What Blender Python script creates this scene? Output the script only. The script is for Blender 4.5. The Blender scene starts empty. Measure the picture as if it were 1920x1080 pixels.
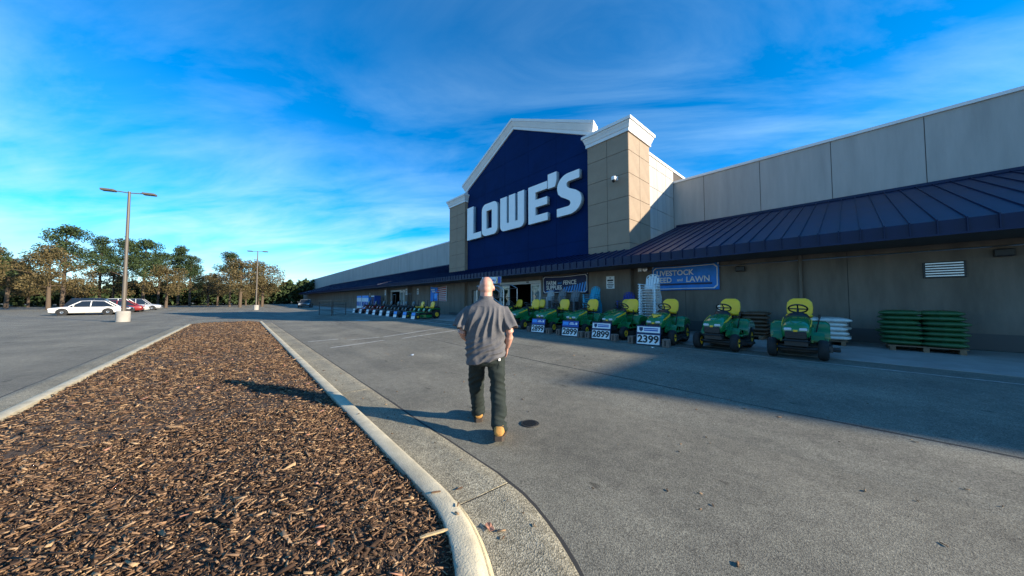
import bpy, bmesh, math, random
import numpy as np
from mathutils import Vector, Matrix, noise
R = math.radians
random.seed(7); rng = np.random.default_rng(11)
S = bpy.context.scene
C = S.collection

# ------------------------------------------------------------------ camera, sky, sun, exposure
CAM_H = 1.5; VIEW = R(48.2); PITCH = math.atan(23/572)
cd = bpy.data.cameras.new('camera'); cd.sensor_width = 36; cd.lens = 572/1920*36
cd.clip_start = 0.05; cd.clip_end = 3000
cam = bpy.data.objects.new('camera', cd); C.objects.link(cam)
cam.location = (0, 0, CAM_H); cam.rotation_euler = (math.pi/2+PITCH, 0, VIEW)
S.camera = cam
SUN_EL = R(18.5); SUN_AZ = (0.875, 0.484)            # direction towards the sun, on the ground plane
W = bpy.data.worlds.new('World'); S.world = W; W.use_nodes = True
wt = W.node_tree; wn = wt.nodes; wl = wt.links
for n in list(wn): wn.remove(n)
def wnode(t, **k):
    n = wn.new(t)
    for a, v in k.items(): setattr(n, a, v)
    return n
sky = wnode('ShaderNodeTexSky', sky_type='NISHITA', sun_disc=False, sun_elevation=SUN_EL,
            sun_rotation=math.atan2(SUN_AZ[0], SUN_AZ[1]), altitude=200, air_density=1.0, dust_density=0.05, ozone_density=4.5)
hs = wnode('ShaderNodeHueSaturation'); hs.inputs['Saturation'].default_value = 1.4
wl.new(sky.outputs[0], hs.inputs['Color'])
tc = wnode('ShaderNodeTexCoord'); sx = wnode('ShaderNodeSeparateXYZ'); wl.new(tc.outputs['Generated'], sx.inputs[0])
zz = wnode('ShaderNodeMath', operation='MAXIMUM'); wl.new(sx.outputs[2], zz.inputs[0]); zz.inputs[1].default_value = 0.0
za = wnode('ShaderNodeMath', operation='ADD'); wl.new(zz.outputs[0], za.inputs[0]); za.inputs[1].default_value = 0.16
dx = wnode('ShaderNodeMath', operation='DIVIDE'); wl.new(sx.outputs[0], dx.inputs[0]); wl.new(za.outputs[0], dx.inputs[1])
dy = wnode('ShaderNodeMath', operation='DIVIDE'); wl.new(sx.outputs[1], dy.inputs[0]); wl.new(za.outputs[0], dy.inputs[1])
cb = wnode('ShaderNodeCombineXYZ'); wl.new(dx.outputs[0], cb.inputs[0]); wl.new(dy.outputs[0], cb.inputs[1])
mp = wnode('ShaderNodeMapping', vector_type='TEXTURE'); mp.inputs['Rotation'].default_value = (0, 0, R(38)); mp.inputs['Scale'].default_value = (1.75, 0.70, 1)
wl.new(cb.outputs[0], mp.inputs[0])
n1 = wnode('ShaderNodeTexNoise'); n1.inputs['Scale'].default_value = 1.35; n1.inputs['Detail'].default_value = 9; n1.inputs['Roughness'].default_value = 0.60; n1.inputs['Distortion'].default_value = 0.7
n2 = wnode('ShaderNodeTexNoise'); n2.inputs['Scale'].default_value = 0.45; n2.inputs['Detail'].default_value = 3
wl.new(mp.outputs[0], n1.inputs['Vector']); wl.new(mp.outputs[0], n2.inputs['Vector'])
r1 = wnode('ShaderNodeValToRGB'); r1.color_ramp.elements[0].position = 0.42; r1.color_ramp.elements[1].position = 0.82
r2 = wnode('ShaderNodeValToRGB'); r2.color_ramp.elements[0].position = 0.34; r2.color_ramp.elements[1].position = 0.66
wl.new(n1.outputs[0], r1.inputs[0]); wl.new(n2.outputs[0], r2.inputs[0])
mm = wnode('ShaderNodeMath', operation='MULTIPLY'); wl.new(r1.outputs[0], mm.inputs[0]); wl.new(r2.outputs[0], mm.inputs[1])
m3 = wnode('ShaderNodeMath', operation='MULTIPLY'); wl.new(mm.outputs[0], m3.inputs[0]); m3.inputs[1].default_value = 0.75
lo = wnode('ShaderNodeMath', operation='SUBTRACT'); lo.inputs[0].default_value = 0.46; wl.new(zz.outputs[0], lo.inputs[1]); lo.use_clamp = True
n3 = wnode('ShaderNodeTexNoise'); n3.inputs['Scale'].default_value = 2.1; n3.inputs['Detail'].default_value = 6; n3.inputs['Roughness'].default_value = 0.55; n3.inputs['Distortion'].default_value = 0.4; wl.new(mp.outputs[0], n3.inputs['Vector'])
r3 = wnode('ShaderNodeValToRGB'); r3.color_ramp.elements[0].position = 0.36; r3.color_ramp.elements[1].position = 0.66; wl.new(n3.outputs[0], r3.inputs[0])
lm = wnode('ShaderNodeMath', operation='MULTIPLY'); wl.new(lo.outputs[0], lm.inputs[0]); wl.new(r3.outputs[0], lm.inputs[1])
ls = wnode('ShaderNodeMath', operation='MULTIPLY_ADD'); wl.new(lm.outputs[0], ls.inputs[0]); ls.inputs[1].default_value = 1.9; wl.new(m3.outputs[0], ls.inputs[2]); ls.use_clamp = True
mx = wnode('ShaderNodeMix', data_type='RGBA'); wl.new(ls.outputs[0], mx.inputs['Factor']); wl.new(hs.outputs[0], mx.inputs['A'])
mx.inputs['B'].default_value = (2.5, 3.9, 5.0, 1)
bg = wnode('ShaderNodeBackground'); bg.inputs['Strength'].default_value = 0.124
wl.new(mx.outputs['Result'], bg.inputs['Color'])
wo = wnode('ShaderNodeOutputWorld'); wl.new(bg.outputs[0], wo.inputs[0])
sl = bpy.data.lights.new('sun', 'SUN'); sl.energy = 5.0; sl.angle = R(0.53); sl.color = (1.0, 0.87, 0.67)
so = bpy.data.objects.new('sun', sl); C.objects.link(so)
sdir = Vector((SUN_AZ[0]*math.cos(SUN_EL), SUN_AZ[1]*math.cos(SUN_EL), math.sin(SUN_EL)))
so.rotation_euler = (-sdir).to_track_quat('-Z', 'Y').to_euler(); so.location = (30, 15, 40)
vs = S.view_settings; vs.view_transform = 'Standard'; vs.look = 'None'; vs.exposure = 1.12; vs.gamma = 1.0; vs.use_curve_mapping = False

# ------------------------------------------------------------------ materials
M = {}
def mat(name, col, rough=0.6, metal=0.0, var=0.0, vscale=3.0, bump=0.0, bscale=40.0, spec=0.5, coat=0.0, col2=None, detail=6, stretch=None, emis=None):
    m = bpy.data.materials.new(name); m.use_nodes = True; M[name] = m
    nt = m.node_tree; b = nt.nodes['Principled BSDF']
    b.inputs['Roughness'].default_value = rough; b.inputs['Metallic'].default_value = metal
    b.inputs['Specular IOR Level'].default_value = spec; b.inputs['Coat Weight'].default_value = coat
    b.inputs['Base Color'].default_value = (*col, 1)
    if var > 0 or bump > 0 or col2:
        tcn = nt.nodes.new('ShaderNodeTexCoord'); vec = tcn.outputs['Object']
        if stretch:
            mpn = nt.nodes.new('ShaderNodeMapping'); mpn.inputs['Scale'].default_value = stretch
            nt.links.new(vec, mpn.inputs[0]); vec = mpn.outputs[0]
    if var > 0 or col2:
        nz = nt.nodes.new('ShaderNodeTexNoise'); nz.inputs['Scale'].default_value = vscale; nz.inputs['Detail'].default_value = detail; nz.inputs['Roughness'].default_value = 0.65
        nt.links.new(vec, nz.inputs['Vector'])
        rp = nt.nodes.new('ShaderNodeValToRGB')
        rp.color_ramp.elements[0].position = 0.3; rp.color_ramp.elements[1].position = 0.7
        c2 = col2 or tuple(min(1, c*(1+var)) for c in col)
        c1 = col if col2 else tuple(c*(1-var) for c in col)
        rp.color_ramp.elements[0].color = (*c1, 1); rp.color_ramp.elements[1].color = (*c2, 1)
        nt.links.new(nz.outputs[0], rp.inputs[0]); nt.links.new(rp.outputs[0], b.inputs['Base Color'])
    if bump > 0:
        nb = nt.nodes.new('ShaderNodeTexNoise'); nb.inputs['Scale'].default_value = bscale; nb.inputs['Detail'].default_value = 4
        nt.links.new(vec, nb.inputs['Vector'])
        bp = nt.nodes.new('ShaderNodeBump'); bp.inputs['Strength'].default_value = bump; bp.inputs['Distance'].default_value = 0.02
        nt.links.new(nb.outputs[0], bp.inputs['Height']); nt.links.new(bp.outputs[0], b.inputs['Normal'])
    if emis:
        b.inputs['Emission Color'].default_value = (*emis[:3], 1); b.inputs['Emission Strength'].default_value = emis[3]
    return m

mat('navy_wall', (0.0008, 0.0165, 0.084), 0.8, var=0.18, vscale=0.6, bump=0.2, bscale=60, spec=0.12)
mat('navy_metal', (0.004, 0.013, 0.055), 0.45, var=0.22, vscale=1.2, spec=0.3)
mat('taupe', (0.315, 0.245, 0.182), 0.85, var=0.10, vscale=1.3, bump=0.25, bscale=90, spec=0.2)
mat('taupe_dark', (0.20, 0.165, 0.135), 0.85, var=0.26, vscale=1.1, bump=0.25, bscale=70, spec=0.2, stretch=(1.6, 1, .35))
mat('joint', (0.06, 0.05, 0.045), 0.9)
mat('wing', (0.41, 0.395, 0.37), 0.85, var=0.13, vscale=1.0, bump=0.2, bscale=70, spec=0.2, stretch=(1.8, 1.8, .22))
mat('trim', (0.74, 0.74, 0.73), 0.55, var=0.05, vscale=1.5)
mat('letter', (0.88, 0.89, 0.89), 0.40, var=0.03, vscale=2)
mat('letter_side', (0.40, 0.45, 0.48), 0.5)
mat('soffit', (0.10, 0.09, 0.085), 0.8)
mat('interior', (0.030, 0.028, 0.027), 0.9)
mat('white_frame', (0.70, 0.71, 0.70), 0.4)
mat('steel', (0.55, 0.56, 0.58), 0.32, metal=0.9, var=0.1)
mat('dark_metal', (0.025, 0.025, 0.027), 0.45, var=0.3)
mat('rubber', (0.014, 0.014, 0.015), 0.8, var=0.3, vscale=20)
mat('black_plastic', (0.012, 0.012, 0.013), 0.45)
mat('mower_green', (0.006, 0.165, 0.042), 0.25, coat=0.5, var=0.08, vscale=4)
mat('mower_yellow', (0.98, 0.55, 0.025), 0.42, var=0.06, vscale=5)
mat('mower_red', (0.30, 0.012, 0.014), 0.30, coat=0.4)
mat('mower_black', (0.018, 0.018, 0.020), 0.4)
mat('lamp_glass', (0.62, 0.66, 0.68), 0.12)
mat('brick_block', (0.17, 0.125, 0.105), 0.9, var=0.25, vscale=14, bump=0.4, bscale=60)
mat('sign_white', (0.80, 0.81, 0.82), 0.5)
mat('sign_navy', (0.008, 0.022, 0.085), 0.5)
mat('sign_blue', (0.012, 0.075, 0.36), 0.5)
mat('sign_sky', (0.045, 0.30, 0.78), 0.5)
mat('sign_black', (0.012, 0.012, 0.016), 0.5)
mat('sign_yellow', (0.75, 0.48, 0.02), 0.5)
mat('banner_navy', (0.009, 0.022, 0.095), 0.6, var=0.25, vscale=2.5)
mat('banner_blue', (0.022, 0.24, 0.80), 0.6, var=0.15, vscale=2.5)
mat('banner_red', (0.42, 0.05, 0.06), 0.65, var=0.15, vscale=3)
mat('banner_pale', (0.62, 0.60, 0.62), 0.65, var=0.1, vscale=3)
for n, c in dict(white=(0.72, 0.76, 0.78), teal=(0.016, 0.36, 0.56), navy=(0.018, 0.028, 0.28), grey=(0.19, 0.20, 0.22), pale=(0.44, 0.47, 0.49), green=(0.012, 0.05, 0.035)).items():
    mat('plastic_'+n, c, 0.42, var=0.05, vscale=6)
mat('skin', (0.53, 0.275, 0.205), 0.48, var=0.10, vscale=16, spec=0.4)
mat('shirt', (0.112, 0.110, 0.118), 0.85, var=0.08, vscale=30, bump=0.25, bscale=500, spec=0.2)
mat('trousers', (0.020, 0.027, 0.025), 0.85, var=0.25, vscale=8, bump=0.25, bscale=400, spec=0.25)
mat('boot', (0.46, 0.23, 0.055), 0.75, var=0.18, vscale=22, bump=0.3, bscale=150)
mat('sole', (0.055, 0.04, 0.03), 0.9)
mat('kerb', (0.45, 0.405, 0.295), 0.9, var=0.24, vscale=5, bump=0.3, bscale=90)
mat('yellow_paint', (0.56, 0.47, 0.29), 0.85, var=0.18, vscale=14, bump=0.4, bscale=120)
mat('concrete', (0.30, 0.285, 0.26), 0.9, var=0.2, vscale=1.6, bump=0.4, bscale=100)
mat('line_paint', (0.36, 0.36, 0.34), 0.85, var=0.38, vscale=9, bump=0.3, bscale=150)
mat('soil', (0.065, 0.042, 0.028), 1.0, var=0.4, vscale=30, bump=1.0, bscale=60)
mat('iron', (0.040, 0.038, 0.036), 0.6, metal=0.3, var=0.4, vscale=40, bump=0.4, bscale=150)
mat('seam', (0.035, 0.034, 0.032), 0.95)
mat('leaf', (0.40, 0.19, 0.12), 0.8, var=0.2, vscale=60)
mat('paper', (0.75, 0.75, 0.74), 0.8)
mat('bark', (0.09, 0.065, 0.045), 0.95, var=0.3, vscale=10, bump=0.6, bscale=25)
mat('pole', (0.10, 0.085, 0.07), 0.5)
mat('pot', (0.05, 0.035, 0.03), 0.8)
mat('wood', (0.22, 0.13, 0.075), 0.8, var=0.25, vscale=8)

def leafy(name, c1, c2):
    m = bpy.data.materials.new(name); m.use_nodes = True; M[name] = m
    nt = m.node_tree; b = nt.nodes['Principled BSDF']; b.inputs['Roughness'].default_value = 0.7; b.inputs['Specular IOR Level'].default_value = 0.25
    g = nt.nodes.new('ShaderNodeNewGeometry'); rp = nt.nodes.new('ShaderNodeValToRGB')
    rp.color_ramp.elements[0].color = (*c1, 1); rp.color_ramp.elements[1].color = (*c2, 1)
    nt.links.new(g.outputs['Random Per Island'], rp.inputs[0]); nt.links.new(rp.outputs[0], b.inputs['Base Color'])
leafy('pine', (0.012, 0.026, 0.010), (0.050, 0.075, 0.025))
leafy('oak', (0.05, 0.045, 0.018), (0.13, 0.095, 0.04))
leafy('holly', (0.008, 0.020, 0.010), (0.03, 0.06, 0.025))

def chips_mat():
    m = bpy.data.materials.new('chips'); m.use_nodes = True; M['chips'] = m
    nt = m.node_tree; b = nt.nodes['Principled BSDF']; b.inputs['Roughness'].default_value = 0.85; b.inputs['Specular IOR Level'].default_value = 0.25
    g = nt.nodes.new('ShaderNodeNewGeometry'); rp = nt.nodes.new('ShaderNodeValToRGB')
    e = rp.color_ramp.elements
    e[0].position = 0.0; e[0].color = (0.036, 0.021, 0.014, 1); e[1].position = 1.0; e[1].color = (0.50, 0.33, 0.18, 1)
    for p, c in ((0.30, (0.090, 0.052, 0.032)), (0.55, (0.185, 0.108, 0.062)), (0.75, (0.28, 0.170, 0.098)), (0.90, (0.34, 0.225, 0.135))):
        k = e.new(p); k.color = (*c, 1)
    nt.links.new(g.outputs['Random Per Island'], rp.inputs[0])
    t = nt.nodes.new('ShaderNodeTexCoord'); nz = nt.nodes.new('ShaderNodeTexNoise'); nz.inputs['Scale'].default_value = 160; nz.inputs['Detail'].default_value = 3
    nt.links.new(t.outputs['Object'], nz.inputs['Vector'])
    mxn = nt.nodes.new('ShaderNodeMix'); mxn.data_type = 'RGBA'; mxn.blend_type = 'MULTIPLY'; mxn.inputs['Factor'].default_value = 0.6
    r2n = nt.nodes.new('ShaderNodeValToRGB'); r2n.color_ramp.elements[0].color = (0.35, 0.33, 0.3, 1); r2n.color_ramp.elements[0].position = 0.3; r2n.color_ramp.elements[1].position = 0.65; r2n.color_ramp.elements[1].color = (1.15, 1.15, 1.15, 1)
    nt.links.new(nz.outputs[0], r2n.inputs[0]); nt.links.new(rp.outputs[0], mxn.inputs['A']); nt.links.new(r2n.outputs[0], mxn.inputs['B'])
    nt.links.new(mxn.outputs['Result'], b.inputs['Base Color'])
chips_mat()

def ground_mat(name, dark, light, grain, spots, blotch=0.16, bump=0.6):
    m = bpy.data.materials.new(name); m.use_nodes = True; M[name] = m
    nt = m.node_tree; N = nt.nodes; Lk = nt.links; b = N['Principled BSDF']; b.inputs['Roughness'].default_value = 0.88; b.inputs['Specular IOR Level'].default_value = 0.3
    t = N.new('ShaderNodeTexCoord')
    def nz(sc, det=3, ro=0.6):
        n = N.new('ShaderNodeTexNoise'); n.inputs['Scale'].default_value = sc; n.inputs['Detail'].default_value = det; n.inputs['Roughness'].default_value = ro
        Lk.new(t.outputs['Object'], n.inputs['Vector']); return n
    def ramp(src, p0, c0, p1, c1):
        r = N.new('ShaderNodeValToRGB'); r.color_ramp.elements[0].position = p0; r.color_ramp.elements[1].position = p1
        r.color_ramp.elements[0].color = (*c0, 1); r.color_ramp.elements[1].color = (*c1, 1); Lk.new(src, r.inputs[0]); return r
    def mul(a, bb, f=1.0):
        x = N.new('ShaderNodeMix'); x.data_type = 'RGBA'; x.blend_type = 'MULTIPLY'; x.inputs['Factor'].default_value = f
        Lk.new(a, x.inputs['A']); Lk.new(bb, x.inputs['B']); return x.outputs['Result']
    v = N.new('ShaderNodeTexVoronoi'); v.inputs['Scale'].default_value = grain; Lk.new(t.outputs['Object'], v.inputs['Vector'])
    sp = N.new('ShaderNodeSeparateColor'); Lk.new(v.outputs['Color'], sp.inputs[0])
    base = ramp(sp.outputs[0], 0.05, dark, 0.95, light).outputs[0]
    a, c = 1-blotch, 1+blotch
    base = mul(base, ramp(nz(0.55, 6).outputs[0], 0.32, (a, a, a), 0.68, (c, c*0.99, c*0.97)).outputs[0])
    base = mul(base, ramp(nz(7.0, 4, 0.7).outputs[0], 0.30, (0.80, 0.80, 0.80), 0.66, (1.12, 1.12, 1.10)).outputs[0])
    base = mul(base, ramp(nz(60.0, 3, 0.7).outputs[0], 0.33, (0.72, 0.72, 0.72), 0.62, (1.18, 1.18, 1.16)).outputs[0])
    # short dark scuffs and oil spots
    mpn = N.new('ShaderNodeMapping'); mpn.inputs['Scale'].default_value = (1.6, 5.0, 1); mpn.inputs['Rotation'].default_value = (0, 0, R(12)); Lk.new(t.outputs['Object'], mpn.inputs[0])
    ns = N.new('ShaderNodeTexNoise'); ns.inputs['Scale'].default_value = 1.7; ns.inputs['Detail'].default_value = 2; Lk.new(mpn.outputs[0], ns.inputs['Vector'])
    base = mul(base, ramp(ns.outputs[0], 0.245, (0.45, 0.45, 0.45), 0.30, (1, 1, 1)).outputs[0], spots)
    # wide worn wheel tracks along the lane and round oil drips
    mp2 = N.new('ShaderNodeMapping'); mp2.inputs['Scale'].default_value = (0.05, 1.0, 1); Lk.new(t.outputs['Object'], mp2.inputs[0])
    nw = N.new('ShaderNodeTexNoise'); nw.inputs['Scale'].default_value = 0.9; nw.inputs['Detail'].default_value = 4; Lk.new(mp2.outputs[0], nw.inputs['Vector'])
    base = mul(base, ramp(nw.outputs[0], 0.35, (0.84, 0.84, 0.85), 0.65, (1.1, 1.1, 1.09)).outputs[0])
    vo = N.new('ShaderNodeTexVoronoi'); vo.inputs['Scale'].default_value = 0.62; Lk.new(t.outputs['Object'], vo.inputs['Vector'])
    nd = nz(9.0, 3); ad = N.new('ShaderNodeMath'); ad.operation = 'MULTIPLY_ADD'; ad.inputs[1].default_value = 0.16; Lk.new(nd.outputs[0], ad.inputs[0]); Lk.new(vo.outputs['Distance'], ad.inputs[2])
    base = mul(base, ramp(ad.outputs[0], 0.11, (0.52, 0.52, 0.53), 0.24, (1, 1, 1)).outputs[0], spots*0.8)
    Lk.new(base, b.inputs['Base Color'])
    bp = N.new('ShaderNodeBump'); bp.inputs['Strength'].default_value = bump; bp.inputs['Distance'].default_value = 0.006
    Lk.new(v.outputs['Distance'], bp.inputs['Height']); Lk.new(bp.outputs[0], b.inputs['Normal'])
ground_mat('asphalt', (0.100, 0.094, 0.078), (0.250, 0.236, 0.194), 165, 0.9, blotch=0.24, bump=0.3)
ground_mat('gutter_concrete', (0.150, 0.135, 0.098), (0.36, 0.33, 0.255), 110, 0.5, blotch=0.30, bump=0.5)

def glass_mat():
    m = bpy.data.materials.new('glass'); m.use_nodes = True; M['glass'] = m
    b = m.node_tree.nodes['Principled BSDF']; b.inputs['Base Color'].default_value = (0.30, 0.40, 0.42, 1)
    b.inputs['Roughness'].default_value = 0.04; b.inputs['Transmission Weight'].default_value = 0.35; b.inputs['Specular IOR Level'].default_value = 0.9
glass_mat()

# ------------------------------------------------------------------ mesh helpers
class MB:
    def __init__(s): s.v = []; s.f = []
    def add(s, v, f):
        o = len(s.v); s.v += [tuple(p) for p in v]; s.f += [tuple(i+o for i in q) for q in f]; return s
    def box(s, c, d, rz=0, mtx=None):
        x, y, z = d[0]/2, d[1]/2, d[2]/2
        v = [Vector((a*x, b*y, e*z)) for e in (-1, 1) for b in (-1, 1) for a in (-1, 1)]
        if mtx is None: mtx = Matrix.Rotation(rz, 3, 'Z')
        v = [mtx @ p + Vector(c) for p in v]
        return s.add(v, [(0, 2, 3, 1), (4, 5, 7, 6), (0, 1, 5, 4), (2, 6, 7, 3), (0, 4, 6, 2), (1, 3, 7, 5)])
    def b2(s, x0, x1, y0, y1, z0, z1): return s.box(((x0+x1)/2, (y0+y1)/2, (z0+z1)/2), (x1-x0, y1-y0, z1-z0))
    def cbox(s, c, d, ch, mtx=None):                      # chamfered box
        bm = bmesh.new(); bmesh.ops.create_cube(bm, size=1)
        for v in bm.verts: v.co = Vector((v.co.x*d[0], v.co.y*d[1], v.co.z*d[2]))
        bmesh.ops.bevel(bm, geom=list(bm.edges), offset=ch, segments=2, affect='EDGES', profile=0.5)
        if mtx is not None: bmesh.ops.transform(bm, matrix=mtx.to_4x4(), verts=bm.verts)
        bm.verts.index_update()
        s.add([v.co+Vector(c) for v in bm.verts], [[v.index for v in f.verts] for f in bm.faces]); bm.free(); return s
    def tube(s, a, b, r0, r1=None, n=8, cap=True):
        a, b = Vector(a), Vector(b); r1 = r0 if r1 is None else r1
        q = (b-a).to_track_quat('Z', 'Y'); v = []
        for p, r in ((a, r0), (b, r1)):
            for k in range(n):
                t = 2*math.pi*k/n; v.append(p + q @ Vector((r*math.cos(t), r*math.sin(t), 0)))
        f = [(k, (k+1) % n, n+(k+1) % n, n+k) for k in range(n)]
        if cap: f += [tuple(range(n-1, -1, -1)), tuple(range(n, 2*n))]
        return s.add(v, f)
    def path(s, pts, r, n=6):
        for a, b in zip(pts, pts[1:]): s.tube(a, b, r, n=n)
        return s
    def loft(s, rings, cap=True):
        n = len(rings[0]); v = [p for r in rings for p in r]; f = []
        for i in range(len(rings)-1):
            for k in range(n):
                f.append((i*n+k, i*n+(k+1) % n, (i+1)*n+(k+1) % n, (i+1)*n+k))
        if cap: f += [tuple(range(n-1, -1, -1)), tuple(range((len(rings)-1)*n, len(rings)*n))]
        return s.add(v, f)
    def prism(s, poly, y0, y1):                           # polygon in XZ, extruded along Y
        n = len(poly)
        v = [(x, y0, z) for x, z in poly] + [(x, y1, z) for x, z in poly]
        f = [(k, (k+1) % n, n+(k+1) % n, n+k) for k in range(n)] + [tuple(range(n-1, -1, -1)), tuple(range(n, 2*n))]
        return s.add(v, f)
    def prismz(s, poly, z0, z1):
        n = len(poly)
        v = [(x, y, z0) for x, y in poly] + [(x, y, z1) for x, y in poly]
        f = [(k, (k+1) % n, n+(k+1) % n, n+k) for k in range(n)] + [tuple(range(n-1, -1, -1)), tuple(range(n, 2*n))]
        return s.add(v, f)
    def lathe(s, prof, o, axis='X', n=20, cap=True):                # prof: (along axis, radius)
        rings = []
        for a, r in prof:
            ring = []
            for k in range(n):
                t = 2*math.pi*k/n; c, e = r*math.cos(t), r*math.sin(t)
                p = {'X': (a, c, e), 'Y': (c, a, e), 'Z': (c, e, a)}[axis]
                ring.append((p[0]+o[0], p[1]+o[1], p[2]+o[2]))
            rings.append(ring)
        return s.loft(rings, cap=cap)
    def mesh(s, name, smooth=None):
        me = bpy.data.meshes.new(name); me.from_pydata(s.v, [], s.f); me.update()
        bm = bmesh.new(); bm.from_mesh(me); bmesh.ops.recalc_face_normals(bm, faces=bm.faces); bm.to_mesh(me); bm.free()
        if smooth:
            for p in me.polygons: p.use_smooth = True
            me.set_sharp_from_angle(angle=R(smooth))
        return me
def link(name, data, material=None, parent=None, loc=(0, 0, 0), rz=0):
    if isinstance(data, MB): data = data.mesh(name)
    if data is not None and material:
        data.materials.clear(); data.materials.append(M[material])
    o = bpy.data.objects.new(name, data); C.objects.link(o); o.parent = parent
    o.location = loc; o.rotation_euler = (0, 0, rz)
    return o
def part(name, mb, material, parent, smooth=None, loc=(0, 0, 0), rz=0):
    return link(name, mb.mesh(name, smooth), material, parent, loc, rz)
def tag(o, label, cat, group=None):
    o['label'] = label; o['category'] = cat
    if group: o['group'] = group
    return o
def struct(o): o['kind'] = 'structure'; return o
def thing(name, label, cat, loc=(0, 0, 0), rz=0, group=None): return tag(link(name, None, None, None, loc, rz), label, cat, group)
def copy_tree(o, parent=None, swap=None):
    c = o.copy(); C.objects.link(c); c.parent = parent
    if swap and c.type == 'MESH' and c.data.materials and c.data.materials[0].name in swap:
        key = c.data.name + swap[c.data.materials[0].name]
        d = bpy.data.meshes.get(key)
        if d is None:
            d = c.data.copy(); d.name = key; d.materials.clear(); d.materials.append(M[swap[c.data.materials[0].name]])
        c.data = d
    for ch in list(o.children): copy_tree(ch, c, swap)
    return c
def text_mesh(s, size, extrude=0.002, bold=0.0, align='CENTER', sx=1.0):
    cu = bpy.data.curves.new('t', 'FONT'); cu.body = s; cu.size = size; cu.extrude = extrude; cu.offset = bold
    cu.align_x = align; cu.align_y = 'CENTER'; cu.resolution_u = 3
    o = bpy.data.objects.new('t', cu); C.objects.link(o)
    me = bpy.data.meshes.new_from_object(o.evaluated_get(bpy.context.evaluated_depsgraph_get()))
    bpy.data.objects.remove(o); bpy.data.curves.remove(cu)
    # text lies in XY: stand it up facing -Y
    me.transform(Matrix.Diagonal((sx, 1, 1, 1))); me.transform(Matrix.Rotation(math.pi/2, 4, 'X'))
    return me
def gh(y):                                               # height of the asphalt: rises gently towards the shop front
    return min(0.2, max(0.0, (y-4)/4.5*0.2))
AP = 0.2

# ------------------------------------------------------------------ ground
mb = MB()
ys = [-500, -60, -10, 0, 4] + [4+4.5*k/6 for k in range(1, 7)] + [14, 60, 500]
xs = [-900, -120, -40, -10, 10, 60, 500]
for j, y in enumerate(ys):
    for x in xs: mb.v.append((x, y, gh(y)))
nx = len(xs)
for j in range(len(ys)-1):
    for i in range(nx-1): mb.f.append((j*nx+i, j*nx+i+1, (j+1)*nx+i+1, (j+1)*nx+i))
struct(part('asphalt_ground', mb, 'asphalt', None))

def strip(name, pts, w, lift, material, jag=0.0):
    """flat band along a polyline on the asphalt, following its slope"""
    P = []
    for a, b in zip(pts, pts[1:]):
        n = max(1, int(math.hypot(b[0]-a[0], b[1]-a[1])/0.5))
        P += [(a[0]+(b[0]-a[0])*k/n, a[1]+(b[1]-a[1])*k/n) for k in range(n)]
    P.append(pts[-1]); m = MB()
    for i, p in enumerate(P):
        a = P[max(0, i-1)]; b = P[min(len(P)-1, i+1)]; t = Vector((b[0]-a[0], b[1]-a[1])).normalized(); nrm = Vector((-t.y, t.x))
        ww = w*(1+jag*random.uniform(-1, 1)); off = jag*w*random.uniform(-.6, .6)
        for s in (-1, 1):
            q = Vector(p)+nrm*(s*ww/2+off); m.v.append((q.x, q.y, gh(q.y)+lift))
    m.f = [(2*i, 2*i+1, 2*i+3, 2*i+2) for i in range(len(P)-1)]
    return struct(part(name, m, material, None))
for pts in ([(-11.05, 2.2), (-11.75, 4.1)], [(-12.75, 3.1), (-12.77, 4.25)], [(-12.7, 4.4), (-13.65, 8.45)], [(-11.62, 4.7), (-12.0, 7.4)],
            [(-40, 8.45), (-13.7, 8.45)], [(-13.7, 8.45), (-12.0, 7.5)], [(-13.2, 1.9), (-13.3, 2.9)]):
    strip('painted_line', pts, 0.11, 0.004, 'line_paint', 0.12)
strip('painted_arrow', [(-23.6, 6.2), (-21.8, 6.55)], 0.35, 0.004, 'line_paint', 0.1)
strip('asphalt_seam', [(x, 5.33+0.03*math.sin(x*1.7)) for x in np.arange(-30, 30, 0.7)], 0.03, 0.003, 'seam', 0.5)
strip('asphalt_seam', [(x, 6.62+0.03*math.sin(x*1.1+1)) for x in np.arange(-9.5, -5.5, 0.5)], 0.022, 0.003, 'seam', 0.6)
def crack(x, y, a, n, w=.02):
    P = [(x, y)]
    for k in range(n): a += random.uniform(-.35, .35); x += .35*math.cos(a); y += .35*math.sin(a); P.append((x, y))
    strip('sealed_crack', P, w, 0.0025, 'seam', .45)
crack(-16, -5.5, 2.9, 30, .03); crack(-20, 3.0, 2.2, 14, .03); crack(3.2, 6.6, 2.6, 10, .016)
strip('painted_edge_line', [(-60, 9.05), (25, 9.05)], 0.06, 0.004, 'line_paint', 0.2)
for k in range(22):                                      # parking bays far to the left and behind the island
    strip('parking_bay_line', [(-14-2.75*k, -9.0), (-14-2.75*k, -14.2)], 0.1, 0.004, 'line_paint', 0.1)
struct(part('apron_pavement', MB().b2(-110, 40, 9.9, 14.3, AP-0.1, AP+0.006), 'concrete', None))

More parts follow.
